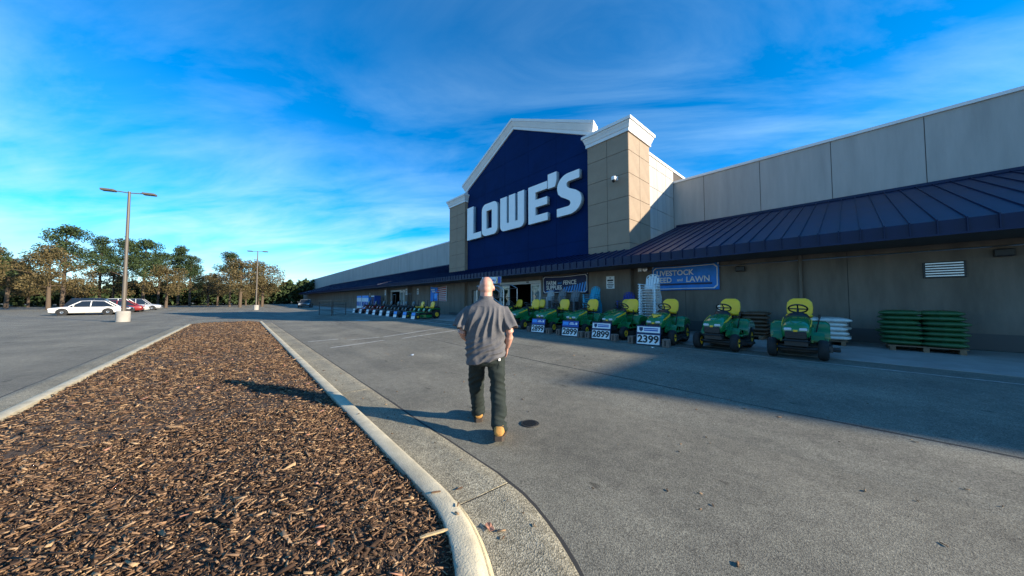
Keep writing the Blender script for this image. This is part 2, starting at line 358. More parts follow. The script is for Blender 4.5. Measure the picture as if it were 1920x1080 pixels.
# ------------------------------------------------------------------ traffic island: kerb, gutter, mulch
ICX, ICY, XL = -2.1, -0.5, -26.0
def ring_pts(r, n=40):                                    # open "U": straight, round nose, straight back
    P = []
    x = XL
    while x < ICX-0.01: P.append((x, ICY+r)); x += 0.5
    for k in range(n+1):
        t = math.pi/2-math.pi*k/n; P.append((ICX+r*math.cos(t), ICY+r*math.sin(t)))
    x = ICX-0.5
    while x > XL-0.01: P.append((x, ICY-r)); x -= 0.5
    return P
def sweep(prof, i0, i1, jag=0.0):
    """prof: list of (radius, z); swept along the U between stations i0..i1"""
    tracks = [ring_pts(r) for r, z in prof]; rings = []
    for i in range(i0, i1+1):
        ring = []
        for (r, z), t in zip(prof, tracks):
            j = jag*noise.noise((t[i][0]*3, t[i][1]*3, r*7))
            ring.append((t[i][0], t[i][1], z+j))
        rings.append(ring)
    return MB().loft(rings)
NST = len(ring_pts(1.0))
def station(x):                                           # first station past x on the front straight / arc
    P = ring_pts(1.68)
    return min(range(len(P)), key=lambda i: math.hypot(P[i][0]-x[0], P[i][1]-x[1]))
KZ = 0.13
kerb = struct(link('kerb', None)); gut = struct(link('gutter', None))
cuts = [0] + [station(p) for p in ((-20.1, 1.18), (-14.6, 1.18), (-8.1, 1.18), (-5.1, 1.18), (-2.1, 1.18))] + [station((ICX+1.68*math.cos(R(a)), ICY+1.68*math.sin(R(a)))) for a in (-5, -90)] + [NST-1]
kprof = [(1.53, -0.1), (1.53, KZ-0.008), (1.545, KZ), (1.635, KZ), (1.665, KZ-0.012), (1.68, KZ-0.04), (1.735, 0.008), (1.735, -0.1)]
for a, b in zip(cuts, cuts[1:]): part('kerb_section', sweep(kprof, a, b, 0.004), 'kerb', kerb, 50)
sp_ = [(1.698, 0.096), (1.7155, 0.052), (1.727, 0.050), (1.745, 0.0105), (1.725, 0.0)]
st_ = station((ICX+1.68*math.cos(R(84)), ICY+1.68*math.sin(R(84))))
part('painted_kerb_edge', sweep([(1.700, 0.052), (1.7165, 0.052), (1.744, 0.0125), (1.73, 0.004)], st_, cuts[7]), 'yellow_paint', kerb)
gc = [0] + [station(p) for p in ((-24.0, 1.2), (-20.1, 1.2), (-16.1, 1.2), (-12.6, 1.2), (-9.1, 1.2), (-5.6, 1.2), (-2.1, 1.2))]
gc[-1] = station((-2.0, 1.18)); gc += [station((ICX+1.68*math.cos(R(a)), ICY+1.68*math.sin(R(a)))) for a in (0, -80)] + [NST-1]
def gutter_slab(a, b):
    P0, P1 = ring_pts(1.735), ring_pts(2.2); rings = []
    for i in range(a, b+1):
        p, q = Vector(P0[i]), Vector(P1[i])
        if i == a and a > 0: p = p+(Vector(P0[i+1])-p).normalized()*.010; q = q+(Vector(P1[i+1])-q).normalized()*.012
        if i == b and b < NST-1: p = p+(Vector(P0[i-1])-p).normalized()*.008; q = q+(Vector(P1[i-1])-q).normalized()*.010
        d = (q-p).normalized(); q = q + d*(0.018*noise.noise((q.x*4, q.y*4, 3.1)) + 0.008*noise.noise((q.x*17, q.y*17, 1.1)))
        rings.append([(p.x, p.y, -0.1), (p.x, p.y, 0.006), (*(p.lerp(q, .3)), 0.004), (*(p.lerp(q, .7)), 0.008), (*(q-d*.012), 0.010), (q.x, q.y, 0.002), (q.x, q.y, -0.1)])
    return MB().loft(rings)
part('gutter_bedding', sweep([(1.74, -.1), (1.74, .0015), (2.18, .0015), (2.18, -.1)], 0, NST-1), 'seam', gut)
for a, b in zip(gc, gc[1:]): part('gutter_slab', gutter_slab(a, b), 'gutter_concrete', gut, 40)
# dark crack where the gutter meets the asphalt
P = ring_pts(2.2); m = MB()
for i, p in enumerate(P):
    c = Vector((max(min(p[0], ICX), -99) if p[0] <= ICX else ICX, ICY)); d = (Vector(p)-c).normalized() if p[0] > ICX else Vector((0, 1 if p[1] > ICY else -1))
    o0 = Vector(p) + d*(0.016*noise.noise((p[0]*4, p[1]*4, 3.1)) - 0.01); o1 = o0 + d*(0.035 + 0.012*noise.noise((p[0]*9, p[1]*9, 8.)))
    m.v += [(o0.x, o0.y, 0.0022), (o1.x, o1.y, 0.0022)]
m.f = [(2*i, 2*i+1, 2*i+3, 2*i+2) for i in range(len(P)-1)]
part('edge_crack', m, 'seam', gut)
# mulch bed: lumpy soil, then loose bark chips
def in_isl(x, y, r): return abs(y-ICY) < r if x < ICX else math.hypot(x-ICX, y-ICY) < r
def mz(x, y):
    e = 1.53-(abs(y-ICY) if x < ICX else math.hypot(x-ICX, y-ICY))
    return 0.075 + 0.075*min(1, max(0, e)/0.5) + 0.02*noise.noise((x*2.1, y*2.1, 0)) + 0.012*noise.noise((x*7, y*7, 4))
bed = MB(); P = ring_pts(1.535)
half = [i for i in range(len(P))]
cols = 14; rows = []
for i in range(len(P)):
    p = Vector(P[i]); c = Vector((min(p.x, ICX), ICY)); rows.append([(lambda q: (q.x, q.y, mz(q.x, q.y)))(c.lerp(p, k/cols)) for k in range(cols+1)])
for r_ in rows: bed.v += r_
for i in range(len(P)-1):
    for k in range(cols): bed.f.append((i*(cols+1)+k, i*(cols+1)+k+1, (i+1)*(cols+1)+k+1, (i+1)*(cols+1)+k))
struct(part('mulch_bed', bed, 'soil', None, 180))
def chip_mesh(pts, lens, wid, thk, yaw, tilt, roll, name):
    n = len(pts); base = np.array([(a, b, c) for c in (-1, 1) for b in (-1, 1) for a in (-1, 1)], float)*0.5
    V = np.repeat(base[None], n, 0)
    V = V*np.stack([lens, wid, thk], 1)[:, None, :]
    tap = rng.uniform(.25, 1, (n, 2)); V[:, :, 1] *= np.where(base[None, :, 0] > 0, tap[:, :1], tap[:, 1:])
    V += rng.normal(0, .12, V.shape)*np.stack([wid, wid, thk], 1)[:, None, :]
    cr, sr = np.cos(roll), np.sin(roll); y, z = V[:, :, 1].copy(), V[:, :, 2].copy()
    V[:, :, 1] = y*cr[:, None]-z*sr[:, None]; V[:, :, 2] = y*sr[:, None]+z*cr[:, None]
    ct, st = np.cos(tilt), np.sin(tilt); x, z = V[:, :, 0].copy(), V[:, :, 2].copy()
    V[:, :, 0] = x*ct[:, None]-z*st[:, None]; V[:, :, 2] = x*st[:, None]+z*ct[:, None]
    cy, sy = np.cos(yaw), np.sin(yaw); x, y = V[:, :, 0].copy(), V[:, :, 1].copy()
    V[:, :, 0] = x*cy[:, None]-y*sy[:, None]; V[:, :, 1] = x*sy[:, None]+y*cy[:, None]
    V += np.array(pts)[:, None, :]
    q = np.array([(0, 2, 3, 1), (4, 5, 7, 6), (0, 1, 5, 4), (2, 6, 7, 3), (0, 4, 6, 2), (1, 3, 7, 5)])
    Fc = (q[None]+8*np.arange(n)[:, None, None]).reshape(-1, 4)
    me = bpy.data.meshes.new(name); me.vertices.add(n*8); me.vertices.foreach_set('co', V.reshape(-1))
    me.loops.add(Fc.size); me.loops.foreach_set('vertex_index', Fc.reshape(-1))
    me.polygons.add(len(Fc)); me.polygons.foreach_set('loop_start', np.arange(0, Fc.size, 4)); me.polygons.foreach_set('loop_total', np.full(len(Fc), 4))
    me.update(calc_edges=True); return me
pts = []
def scatter(x0, x1, n, r=1.535):
    k = 0
    while k < n:
        x, y = random.uniform(x0, x1), random.uniform(ICY-r, ICY+r)
        if in_isl(x, y, r): pts.append((x, y, mz(x, y)+random.uniform(0.0, 0.03))); k += 1
scatter(-4.8, ICX+1.53, 40000); scatter(-9, -4.8, 15000); scatter(-16, -9, 12000); scatter(-26, -16, 9000)
pts = np.array(pts); n = len(pts)
far = np.clip((np.hypot(pts[:, 0], pts[:, 1])-5)/8, 0, 1)
lens = rng.lognormal(math.log(0.026), .62, n).clip(.007, .15)*(1+far); wid = lens*rng.uniform(.08, .36, n)
ch = link('bark_mulch', chip_mesh(pts, lens, wid.clip(.0025, .024), rng.uniform(.002, .007, n), rng.normal(R(38), R(48), n), rng.normal(0, .22, n), rng.normal(0, .5, n), 'bark_mulch'), 'chips')
ch['kind'] = 'stuff'; ch['label'] = 'loose brown shredded bark mulch filling the kerbed traffic island'
# chips that strayed onto the kerb, the gutter and the road
pts = []
for k in range(48):
    t = random.random(); r = random.choice((1.58, 1.62, 1.78, 1.9, 2.05))+random.uniform(-.06, .06)
    x = random.uniform(-9, -0.9); Q = ring_pts(r); q = Q[random.randrange(station((-9, 1.2)), station((-0.5, 0)))]
    z = KZ+0.008 if r < 1.66 else 0.016
    if 1.655 < r < 1.75: continue
    pts.append((q[0]+random.uniform(-.05, .05), q[1], z))
for k in range(260):
    x, y = random.uniform(-14, 4), random.uniform(1.75, 8)
    pts.append((x, y, gh(y)+0.006))
pts = np.array(pts); n = len(pts); lens = rng.lognormal(math.log(0.024), .45, n).clip(.010, .06)
ch = link('stray_bark_chips', chip_mesh(pts, lens, (lens*.3).clip(.005, .02), rng.uniform(.003, .008, n), rng.uniform(0, 6.28, n), rng.normal(0, .05, n), rng.normal(0, .3, n), 'stray_bark_chips'), 'chips')
ch['kind'] = 'stuff'; ch['label'] = 'stray bark chips lying on kerb, gutter and asphalt'
pts = []
while len(pts) < 70:
    x, y = random.uniform(-12, -.6), random.uniform(-2.0, 1.0)
    if in_isl(x, y, 1.5): pts.append((x, y, mz(x, y)+.035))
pts = np.array(pts); n = len(pts)
lv_ = link('fallen_leaves', chip_mesh(pts, rng.uniform(.03, .07, n), rng.uniform(.022, .045, n), np.full(n, .0025), rng.uniform(0, 6.28, n), rng.normal(0, .25, n), rng.normal(0, .3, n), 'fallen_leaves'), 'leaf')
lv_['kind'] = 'stuff'; lv_['label'] = 'scattered dry fallen leaves lying on the bark mulch'
# two long pale splinters, a dry leaf, scraps of paper, the valve cover
mat('pale_wood', (.50, .36, .19), .8, var=.2, vscale=30)
def plank_chip(x, y, z, L, w, yaw, label, mt='chips'):
    o = tag(part('wood_splinter', MB().prism([(-L/2, 0), (-L*.3, w*.35), (L*.35, w*.4), (L/2, w*.1), (L*.3, -w*.2), (-L*.4, -w*.25)], -w/2, w/2), mt, None, None, (x, y, z), yaw), label, 'wood chip')
    return o
plank_chip(-1.66, 0.88, 0.150, 0.16, 0.016, R(70), 'long pale wood splinter lying on the mulch beside the kerb', 'pale_wood')
plank_chip(-2.02, 1.08, KZ+0.008, 0.07, 0.012, R(60), 'dark bark sliver overhanging the inner edge of the kerb')
m = MB(); n = 9
for k in range(n):
    t = 2*math.pi*k/n; r = 0.034*(1+0.35*math.cos(t*2+.4)+0.15*random.uniform(-1, 1)); m.v.append((r*math.cos(t), 0.8*r*math.sin(t), 0.010+0.006*math.cos(t*3)))
m.v.append((0, 0, 0.004)); m.f = [(k, (k+1) % n, n) for k in range(n)]
lo = part('dry_leaf', m, 'leaf', None, None, (-1.63, 1.26, 0.014)); tag(lo, 'small curled pinkish dry leaf lying in the gutter against the kerb', 'leaf')
sm = lo.modifiers.new('s', 'SOLIDIFY'); sm.thickness = 0.002
def scrap(x, y, s, label):
    m = MB(); n = 7
    for k in range(n):
        t = 2*math.pi*k/n; r = s*random.uniform(.6, 1.1); m.v.append((r*math.cos(t), .6*r*math.sin(t), 0.01+random.uniform(0, s*.6)))
    m.v.append((0, 0, s*.7)); m.f = [(k, (k+1) % n, n) for k in range(n)]+[tuple(range(n))]
    tag(part('paper_scrap', m, 'paper', None, None, (x, y, gh(y)+0.002)), label, 'litter')
scrap(-7.97, 3.52, 0.07, 'crumpled white paper scrap lying on the open sunlit asphalt')
scrap(-3.64, 8.36, 0.06, 'small white litter on the asphalt near the rightmost price sign')
vc = thing('valve_cover', 'round black iron valve cover set in the asphalt right of the man', 'manhole cover', (-2.66, 2.67, 0.0))
part('rim', MB().lathe([(0.003, 0.10), (0.010, 0.10), (0.012, 0.108), (0.010, 0.110), (0.003, 0.112)], (0, 0, 0), 'Z', 28), 'iron', vc, 40)
part('lid', MB().lathe([(0.002, 0.097), (0.009, 0.097), (0.009, 0.0005)], (0, 0, 0), 'Z', 28), 'iron', vc)
m = MB()
for k in range(-3, 4):
    h = math.sqrt(max(0, 0.085**2-(k*.024)**2)); m.box((0, k*.024, 0.0125), (2*h, 0.009, 0.007))
part('raised_ribs', m, 'iron', vc, None, (0, 0, 0), R(20))

# ------------------------------------------------------------------ the shop building
B = thing('store_building', 'large beige retail store with navy gabled entrance front, two towers and navy metal canopy', 'building')
YF, YB_, YW, YC = 14.3, 14.55, 20.3, 12.5
def panel_grid(x0, x1, z_edges, nc, y, material, gap=0.018, axis='X', thick=0.03, name='wall_panel'):
    """panels with recessed joints on a face looking to -Y (axis X) or +X (axis Y); x0..x1 along the face"""
    w = (x1-x0)/nc
    cache = {}
    for z0, z1 in zip(z_edges, z_edges[1:]):
        key = round(z1-z0, 3)
        if key not in cache:
            d = (w-gap, thick, z1-z0-gap) if axis == 'X' else (thick, w-gap, z1-z0-gap)
            me = MB().cbox((0, 0, 0), d, 0.006).mesh(name); me.materials.append(M[material]); cache[key] = me
        for c in range(nc):
            u = x0+w*(c+.5); zc = (z0+z1)/2
            p = (u, y-thick/2+0.004, zc) if axis == 'X' else (y+thick/2-0.004, u, zc)
            link(name, cache[key], None, B, p)
ZT = [3.05, 4.36, 5.53, 6.70, 7.87, 9.04, 9.95]
TX = [(-24.6, -22.02), (-9.66, -7.26)]
def cornice(x0, x1, y0, y1, z0, parent, back=False):
    prof = [(0.0, 0), (0.07, 0), (0.07, 0.17), (0.10, 0.20), (0.13, 0.32), (0.18, 0.43), (0.19, 0.49), (0.245, 0.50), (0.245, 0.65), (0.02, 0.67)]
    rings = [[(x0-d, y0-d, z0+z), (x1+d, y0-d, z0+z), (x1+d, y1+d, z0+z), (x0-d, y1+d, z0+z)] for d, z in prof]
    return part('cornice', MB().loft(rings), 'trim', parent)
for i, (a, b) in enumerate(TX):
    t = part('tower_core', MB().b2(a+0.03, b-0.03, YF+0.004, YF+2.34, AP, 9.97), 'joint', B)
    panel_grid(a, b, ZT, 2, YF, 'taupe')
    if i == 1: panel_grid(YF, YF+2.34, ZT, 2, b-0.03, 'taupe', axis='Y')
    else: part('tower_side', MB().b2(b-0.029, b-0.004, YF+0.02, YF+0.3, AP, 9.96), 'taupe', B)
    part('tower_side', MB().b2(a+0.004, a+0.029, YF+0.02, YF+2.32, 4.3, 9.96), 'taupe', B)
    cornice(a, b, YF-0.02, YF+2.34, 9.95, B)
# deep side wall of the entrance block
ZS = [3.05, 4.36, 5.53, 6.70, 7.87, 9.04, 9.62]
part('side_wall_core', MB().b2(-7.9, -7.40, YF+2.34, YW+9, 3.0, 9.60), 'joint', B)
panel_grid(YF+2.345, YF+2.345+3.63, ZS, 3, -7.40, 'wing', axis='Y', thick=0.03)
part('side_wall_coping', MB().b2(-7.95, -7.33, YF+2.345, YW+9, 9.62, 9.76), 'trim', B)
# gable wall in navy panels
EL, PK, ER = (-22.4, 10.85), (-16.05, 14.0), (-9.55, 10.85)
def ztop(x): return EL[1]+(PK[1]-EL[1])*(x-EL[0])/(PK[0]-EL[0]) if x < PK[0] else ER[1]+(PK[1]-ER[1])*(x-ER[0])/(PK[0]-ER[0])
part('gable_core', MB().prism([(-22.0, AP+3.0), (-9.7, AP+3.0), (-9.7, ztop(-9.7)), PK, (-22.0, ztop(-22.0))], YB_+0.02, YB_+0.5), 'navy_wall', B)
zr = [3.2, 4.9, 6.6, 8.3, 10.0, 11.7, 13.4, 14.1]; ncol = 5; xw = (-9.67+22.0)/ncol
for z0, z1 in zip(zr, zr[1:]):
    for c in range(ncol):
        a, b = -22.0+xw*c, -22.0+xw*(c+1)
        subs = [(a, b)] if not (a < PK[0] < b) else [(a, PK[0]), (PK[0], b)]
        poly = [(a+.007, z0+.007), (b-.007, z0+.007)]
        topb, topa = min(z1-.007, ztop(b)-.0), min(z1-.007, ztop(a)-.0)
        if max(ztop(a), ztop(b), ztop(PK[0]) if a < PK[0] < b else 0) <= z0+.05: continue
        # clip the cell against the two gable slopes
        cell = [(a+.007, z0+.007), (b-.007, z0+.007), (b-.007, z1-.007), (a+.007, z1-.007)]
        for p0, p1 in ((EL, PK), (PK, ER)):
            out = []
            def inside(q): return (p1[0]-p0[0])*(q[1]-p0[1])-(p1[1]-p0[1])*(q[0]-p0[0]) <= 0
            for k in range(len(cell)):
                q, r_ = cell[k], cell[(k+1) % len(cell)]
                iq, ir = inside(q), inside(r_)
                if iq: out.append(q)
                if iq != ir:
                    d0 = (p1[0]-p0[0])*(q[1]-p0[1])-(p1[1]-p0[1])*(q[0]-p0[0]); d1 = (p1[0]-p0[0])*(r_[1]-p0[1])-(p1[1]-p0[1])*(r_[0]-p0[0])
                    s = d0/(d0-d1); out.append((q[0]+(r_[0]-q[0])*s, q[1]+(r_[1]-q[1])*s))
            cell = out
            if len(cell) < 3: break
        if len(cell) >= 3: part('gable_panel', MB().prism(cell, YB_, YB_+0.03), 'navy_wall', B)
# raking cornice
prof = [(0.0, 0.02), (0.0, 0.08), (0.16, 0.08), (0.20, 0.12), (0.33, 0.18), (0.42, 0.23), (0.47, 0.24), (0.48, 0.29), (0.64, 0.29), (0.66, -0.55), (0.0, -0.55)]
def rake(P, ends):
    rings = []
    for i, p in enumerate(P):
        ring = []
        for u, v in prof:
            if i == 1:
                t0 = (Vector(P[1])-Vector(P[0])).normalized(); n0 = Vector((-t0.y, t0.x)); t1 = (Vector(P[2])-Vector(P[1])).normalized(); n1_ = Vector((-t1.y, t1.x))
                bis = (n0+n1_).normalized(); q = Vector(p)+bis*(u/bis.dot(n0))
            else:
                t = (Vector(P[i+1])-Vector(p)).normalized() if i == 0 else (Vector(p)-Vector(P[i-1])).normalized()
                nn = Vector((-t.y, t.x)); q = Vector(p)+nn*u; sgn = -1 if i == 0 else 1
                q = q + t*(q.x-p[0])/t.x*-1                      # plumb-cut ends
                if ends: q = q + Vector((sgn*max(0, v)*0.9, 0))
            ring.append((q.x, YB_-v, q.y))
        rings.append(ring)
    return MB().loft(rings)
part('gable_cornice', rake([(-22.25, ztop(-22.25)-.12), (PK[0], PK[1]-.12), (-9.5, ztop(-9.5)-.12)], True), 'trim', B)
# wings (main building) left and right, with coping
part('wing_wall', MB().b2(-140, -24.5, YW, YW+0.6, 3.0, 9.08), 'wing', B)
part('wing_coping', MB().b2(-140.02, -24.52, YW-0.05, YW+0.7, 9.08, 9.22), 'trim', B)
for k in range(1, 16): part('wall_joint', MB().b2(-24.5-4.6*k-0.012, -24.5-4.6*k+0.012, YW-0.006, YW+.1, 5.5, 8.71), 'joint', B)
RW = [(-7.38, 9.0), (19.7, 9.0), (25.2, 11.0), (26.0, 10.7), (34, 9.0)]
part('wing_wall', MB().prism([(-7.38, 3.0), (34, 3.0)]+[(x, z-.13) for x, z in reversed(RW)], YW+0.02, YW+0.6), 'wing', B)
part('wing_coping', MB().prism([(x, z-.128) for x, z in RW]+[(x, z) for x, z in reversed(RW)], YW-0.05, YW+0.7), 'trim', B)
for k in range(9): part('wall_joint', MB().b2(-7.3+2.6*k+1.6-.01, -7.3+2.6*k+1.6+.01, YW+0.014, YW+.1, 5.5, 8.85), 'joint', B)
part('flat_roof', MB().b2(-22, -8, YB_+0.5, YW+9, 9.2, 9.4), 'soffit', B)

# ---- wall under the canopy, with door openings
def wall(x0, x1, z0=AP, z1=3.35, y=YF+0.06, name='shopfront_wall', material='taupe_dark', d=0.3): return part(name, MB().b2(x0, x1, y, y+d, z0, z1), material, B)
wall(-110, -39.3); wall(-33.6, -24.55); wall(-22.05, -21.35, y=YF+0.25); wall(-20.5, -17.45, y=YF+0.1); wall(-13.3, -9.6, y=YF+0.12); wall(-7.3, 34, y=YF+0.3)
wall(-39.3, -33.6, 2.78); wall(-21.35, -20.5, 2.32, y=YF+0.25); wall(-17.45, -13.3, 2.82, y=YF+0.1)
for a, b in ((-40.3, -39.32), (-33.58, -32.9)): part('door_pier', MB().b2(a, b, YF-0.4, YF+0.055, AP, 3.1), 'taupe_dark', B)
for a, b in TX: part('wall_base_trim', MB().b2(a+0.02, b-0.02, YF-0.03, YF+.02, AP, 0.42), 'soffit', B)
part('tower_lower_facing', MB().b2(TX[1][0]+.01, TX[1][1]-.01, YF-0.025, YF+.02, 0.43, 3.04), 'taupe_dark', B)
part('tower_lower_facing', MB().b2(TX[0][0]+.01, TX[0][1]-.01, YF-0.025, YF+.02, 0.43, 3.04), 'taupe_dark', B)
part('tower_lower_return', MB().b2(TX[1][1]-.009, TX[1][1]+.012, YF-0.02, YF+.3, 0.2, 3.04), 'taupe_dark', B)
# canopy: bent metal panels (drip face + roof pan + standing seam), soffit, gutter lip
PW = 0.4064; cache = {}
def roof_panel(y1):
    key = round(y1, 2)
    if key in cache: return cache[key]
    z0, zf, s = 3.10, 3.41, 0.34; e = 0.006; mbx = MB()
    ze = zf+s*(y1-YC)
    mbx.add([(e, YC, z0), (PW-e, YC, z0), (PW-e, YC, zf), (e, YC, zf), (e, y1, ze), (PW-e, y1, ze)], [(0, 1, 2, 3), (3, 2, 5, 4)])
    h = 0.045; w = 0.022
    pr = [(YC-h, z0), (YC-h, zf+h*.6), (y1, ze+h), (y1, ze-.01), (YC-.001, zf-.01), (YC-.001, z0)]
    n = len(pr); v = [(-w/2, y, z) for y, z in pr]+[(w/2, y, z) for y, z in pr]
    mbx.add(v, [(k, (k+1) % n, n+(k+1) % n, n+k) for k in range(n)]+[(0, 1, 4, 5), (1, 2, 3, 4), (6, 11, 10, 7), (7, 10, 9, 8)])
    me = mbx.mesh('canopy_panel'); me.materials.append(M['navy_metal']); cache[key] = me; return me
CAN = link('canopy', None, None, B)
for k in range(290):
    x = 14.0-PW*(k+1)
    inb = (-24.6-PW < x < -7.26)
    y1 = YF-0.02 if any(a-PW < x < b for a, b in TX) else (YB_-0.02 if inb else YW-0.01)
    link('canopy_panel', roof_panel(y1), None, CAN, (x, 0, 0))
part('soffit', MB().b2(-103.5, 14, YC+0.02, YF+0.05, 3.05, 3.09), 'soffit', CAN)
part('drip_edge', MB().b2(-103.5, 14, YC-0.06, YC+0.0, 3.045, 3.095), 'navy_metal', CAN)
part('ridge_flashing', MB().b2(TX[1][1]+.02, 14, YW-0.08, YW-0.005, 6.05, 6.17), 'navy_metal', CAN)
part('ridge_flashing', MB().b2(-103.5, TX[0][0]-.02, YW-0.08, YW-0.005, 6.05, 6.17), 'navy_metal', CAN)
for x in (-1.2, 6.4): part('downpipe', MB().tube((x, YF+.2, AP), (x, YF+.2, 3.05), .055, n=10), 'taupe_dark', B, 40)
for x in (-2.9, 2.6): part('wall_lamp', MB().cbox((x, YF+.22, 2.72), (.30, .16, .20), .03), 'dark_metal', B)
part('conduit', MB().path([(-6.6, YF+.28, 2.9), (5.2, YF+.28, 2.9), (5.2, YF+.28, 1.5)], .022), 'steel', B)
for x, z, w_ in ((5.2, 1.35, .34), (3.9, 1.5, .26), (-3.6, 1.2, .2)): part('electrical_box', MB().cbox((x, YF+.25, z), (w_, .12, w_*1.4), .015), 'steel', B)
lv = part('vent_louvre', MB().cbox((1.7, YF+.28, 2.35), (.7, .05, .45), .01), 'dark_metal', B)
for k in range(6): part('louvre_blade', MB().box((1.7, YF+.25, 2.18+.07*k), (.62, .02, .03)), 'steel', lv)
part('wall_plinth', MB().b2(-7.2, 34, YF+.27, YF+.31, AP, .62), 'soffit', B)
for x in (-4.9, -.1, 4.7): part('control_joint', MB().b2(x-.008, x+.008, YF+.296, YF+.31, .63, 3.04), 'joint', B)
# main sliding entrance
def entrance(x0, x1, ztop_, y, leaves):
    E_ = link('sliding_entrance', None, None, B)
    part('header', MB().cbox(((x0+x1)/2, y+.05, ztop_-.11), (x1-x0-.02, .16, .2), .01), 'white_frame', E_)
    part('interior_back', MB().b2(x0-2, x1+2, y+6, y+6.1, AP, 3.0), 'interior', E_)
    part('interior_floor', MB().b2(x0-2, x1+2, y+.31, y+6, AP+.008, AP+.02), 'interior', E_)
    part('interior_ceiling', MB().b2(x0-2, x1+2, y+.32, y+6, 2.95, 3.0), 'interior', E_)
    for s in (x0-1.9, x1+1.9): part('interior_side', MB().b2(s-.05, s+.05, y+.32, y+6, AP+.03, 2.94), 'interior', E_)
    for a, b in leaves:
        L_ = link('door_leaf', None, None, E_); z0, z1 = AP+.02, ztop_-.22
        for nme, q in (('stile', (a, a+.09, z0, z1)), ('stile', (b-.09, b, z0, z1)), ('bottom_rail', (a+.092, b-.092, z0, z0+.22)), ('top_rail', (a+.092, b-.092, z1-.1, z1))):
            part(nme, MB().b2(q[0], q[1], y+.02, y+.075, q[2], q[3]), 'white_frame', L_)
        part('pane', MB().b2(a+.093, b-.093, y+.04, y+.052, z0+.222, z1-.102), 'glass', L_)
    part('jamb', MB().b2(x0-.0, x0+.07, y-.02, y+.14, AP, ztop_-.215), 'white_frame', E_); part('jamb', MB().b2(x1-.07, x1, y-.02, y+.14, AP, ztop_-.215), 'white_frame', E_)
    part('motion_sensor', MB().cbox(((x0+x1)/2+.9, y-.06, ztop_-.09), (.2, .06, .07), .015), 'black_plastic', E_)
    return E_
entrance(-17.43, -13.32, 2.80, YF+0.1, [(-17.3, -16.4), (-14.25, -13.4)])
e2 = entrance(-39.28, -33.62, 2.76, YF+0.1, [(-36.4, -35.3), (-35.2, -34.1)])
part('side_door', MB().b2(-21.33, -20.52, YF+.42, YF+.47, AP+.01, 2.30), 'wing', B)
part('aisle_shelf', MB().b2(-16.2, -15.6, YF+3, YF+5.5, AP+.03, 2.0), 'wood', B)

# ---- fascia lettering
SIGN = thing('storefront_lettering', 'giant white raised block letters reading LOWE\'S on the navy gable wall', 'sign')
LB, LT = 6.45, 8.95
def lett(name, polys_outer, holes=()):
    """outline with optional hole -> extruded solid, front face at Y=14.2, back on the wall"""
    cu = bpy.data.curves.new('l', 'CURVE'); cu.dimensions = '2D'; cu.fill_mode = 'BOTH'; cu.extrude = 0.13; cu.bevel_depth = 0.004; cu.bevel_resolution = 0; cu.offset = -0.004
    for pl in list(polys_outer)+list(holes):
        sp = cu.splines.new('POLY'); sp.points.add(len(pl)-1); sp.use_cyclic_u = True
        for k, (x, z) in enumerate(pl): sp.points[k].co = (x*SCL, (z-1.5)*SCL+1.5, 0, 1)
    o = bpy.data.objects.new('l', cu); C.objects.link(o)
    me = bpy.data.meshes.new_from_object(o.evaluated_get(bpy.context.evaluated_depsgraph_get())); bpy.data.objects.remove(o); bpy.data.curves.remove(cu)
    me.transform(Matrix.Rotation(math.pi/2, 4, 'X'))
    me.materials.clear(); me.materials.append(M['letter']); me.materials.append(M['letter_side'])
    for p in me.polygons: p.material_index = 0 if abs(p.normal.y) > .9 else 1
    return link(name, me, None, SIGN, (0, 14.36, 0))
SCL = 14.2/14.0
def arc(cx, cz, r, a0, a1, n=8, rz=None): return [(cx+r*math.cos(R(a0+(a1-a0)*k/n)), cz+(rz or r)*math.sin(R(a0+(a1-a0)*k/n))) for k in range(n+1)]
lett('letter_l', [[(-21.29, 6.45), (-19.34, 6.45), (-19.34, 6.92), (-20.40, 6.92), (-20.40, 9.14), (-21.29, 9.14)]])
ro = .48
lett('letter_o', [arc(-19.24+ro, 6.45+ro, ro, 270, 180, 5)+arc(-19.24+ro, 8.92-ro, ro, 180, 90, 5)+arc(-17.30-ro, 8.92-ro, ro, 90, 0, 5)+arc(-17.30-ro, 6.45+ro, ro, 0, -90, 5)],
     [[(-18.64, 6.98), (-18.64, 8.36), (-17.98, 8.36), (-17.98, 6.98)]])
lett('letter_w', [[(-16.98, 8.9), (-16.98, 6.85)]+arc(-16.58, 6.85, .40, 180, 270, 5)+[(-14.90, 6.45)]+arc(-14.88, 6.85, .40, 270, 360, 5)+[(-14.48, 8.9), (-15.12, 8.9), (-15.12, 6.98), (-15.37, 6.98), (-15.37, 8.9), (-16.03, 8.9), (-16.03, 6.98), (-16.26, 6.98), (-16.26, 8.9)]])
lett('letter_e', [[(-14.08, 6.45), (-12.40, 6.45), (-12.40, 6.93), (-13.43, 6.93), (-13.43, 7.45), (-12.43, 7.45), (-12.43, 7.94), (-13.43, 7.94), (-13.43, 8.42), (-12.43, 8.42), (-12.43, 8.9), (-14.08, 8.9)]])
lett('apostrophe', [[(-12.38, 8.36), (-11.80, 8.36), (-11.68, 8.75), (-11.68, 9.26), (-12.38, 9.26)]])
def s_shape():
    out = [(-10.03, 8.88), (-10.75, 8.88)] + arc(-10.80, 8.13, .84, 88, 185, 8, .75) + [(-11.56, 7.80), (-11.35, 7.60), (-10.95, 7.38), (-10.72, 7.24)]
    out += arc(-10.86, 7.10, .20, 10, -80, 4, .16) + [(-11.67, 6.94), (-11.67, 6.45), (-10.80, 6.45)] + arc(-10.76, 7.17, .86, -82, 20, 8, .72)
    out += [(-10.02, 7.55), (-10.28, 7.76), (-10.75, 7.98), (-10.88, 8.08)] + arc(-10.74, 8.22, .20, 200, 95, 4, .17) + [(-10.03, 8.39)]
    return out
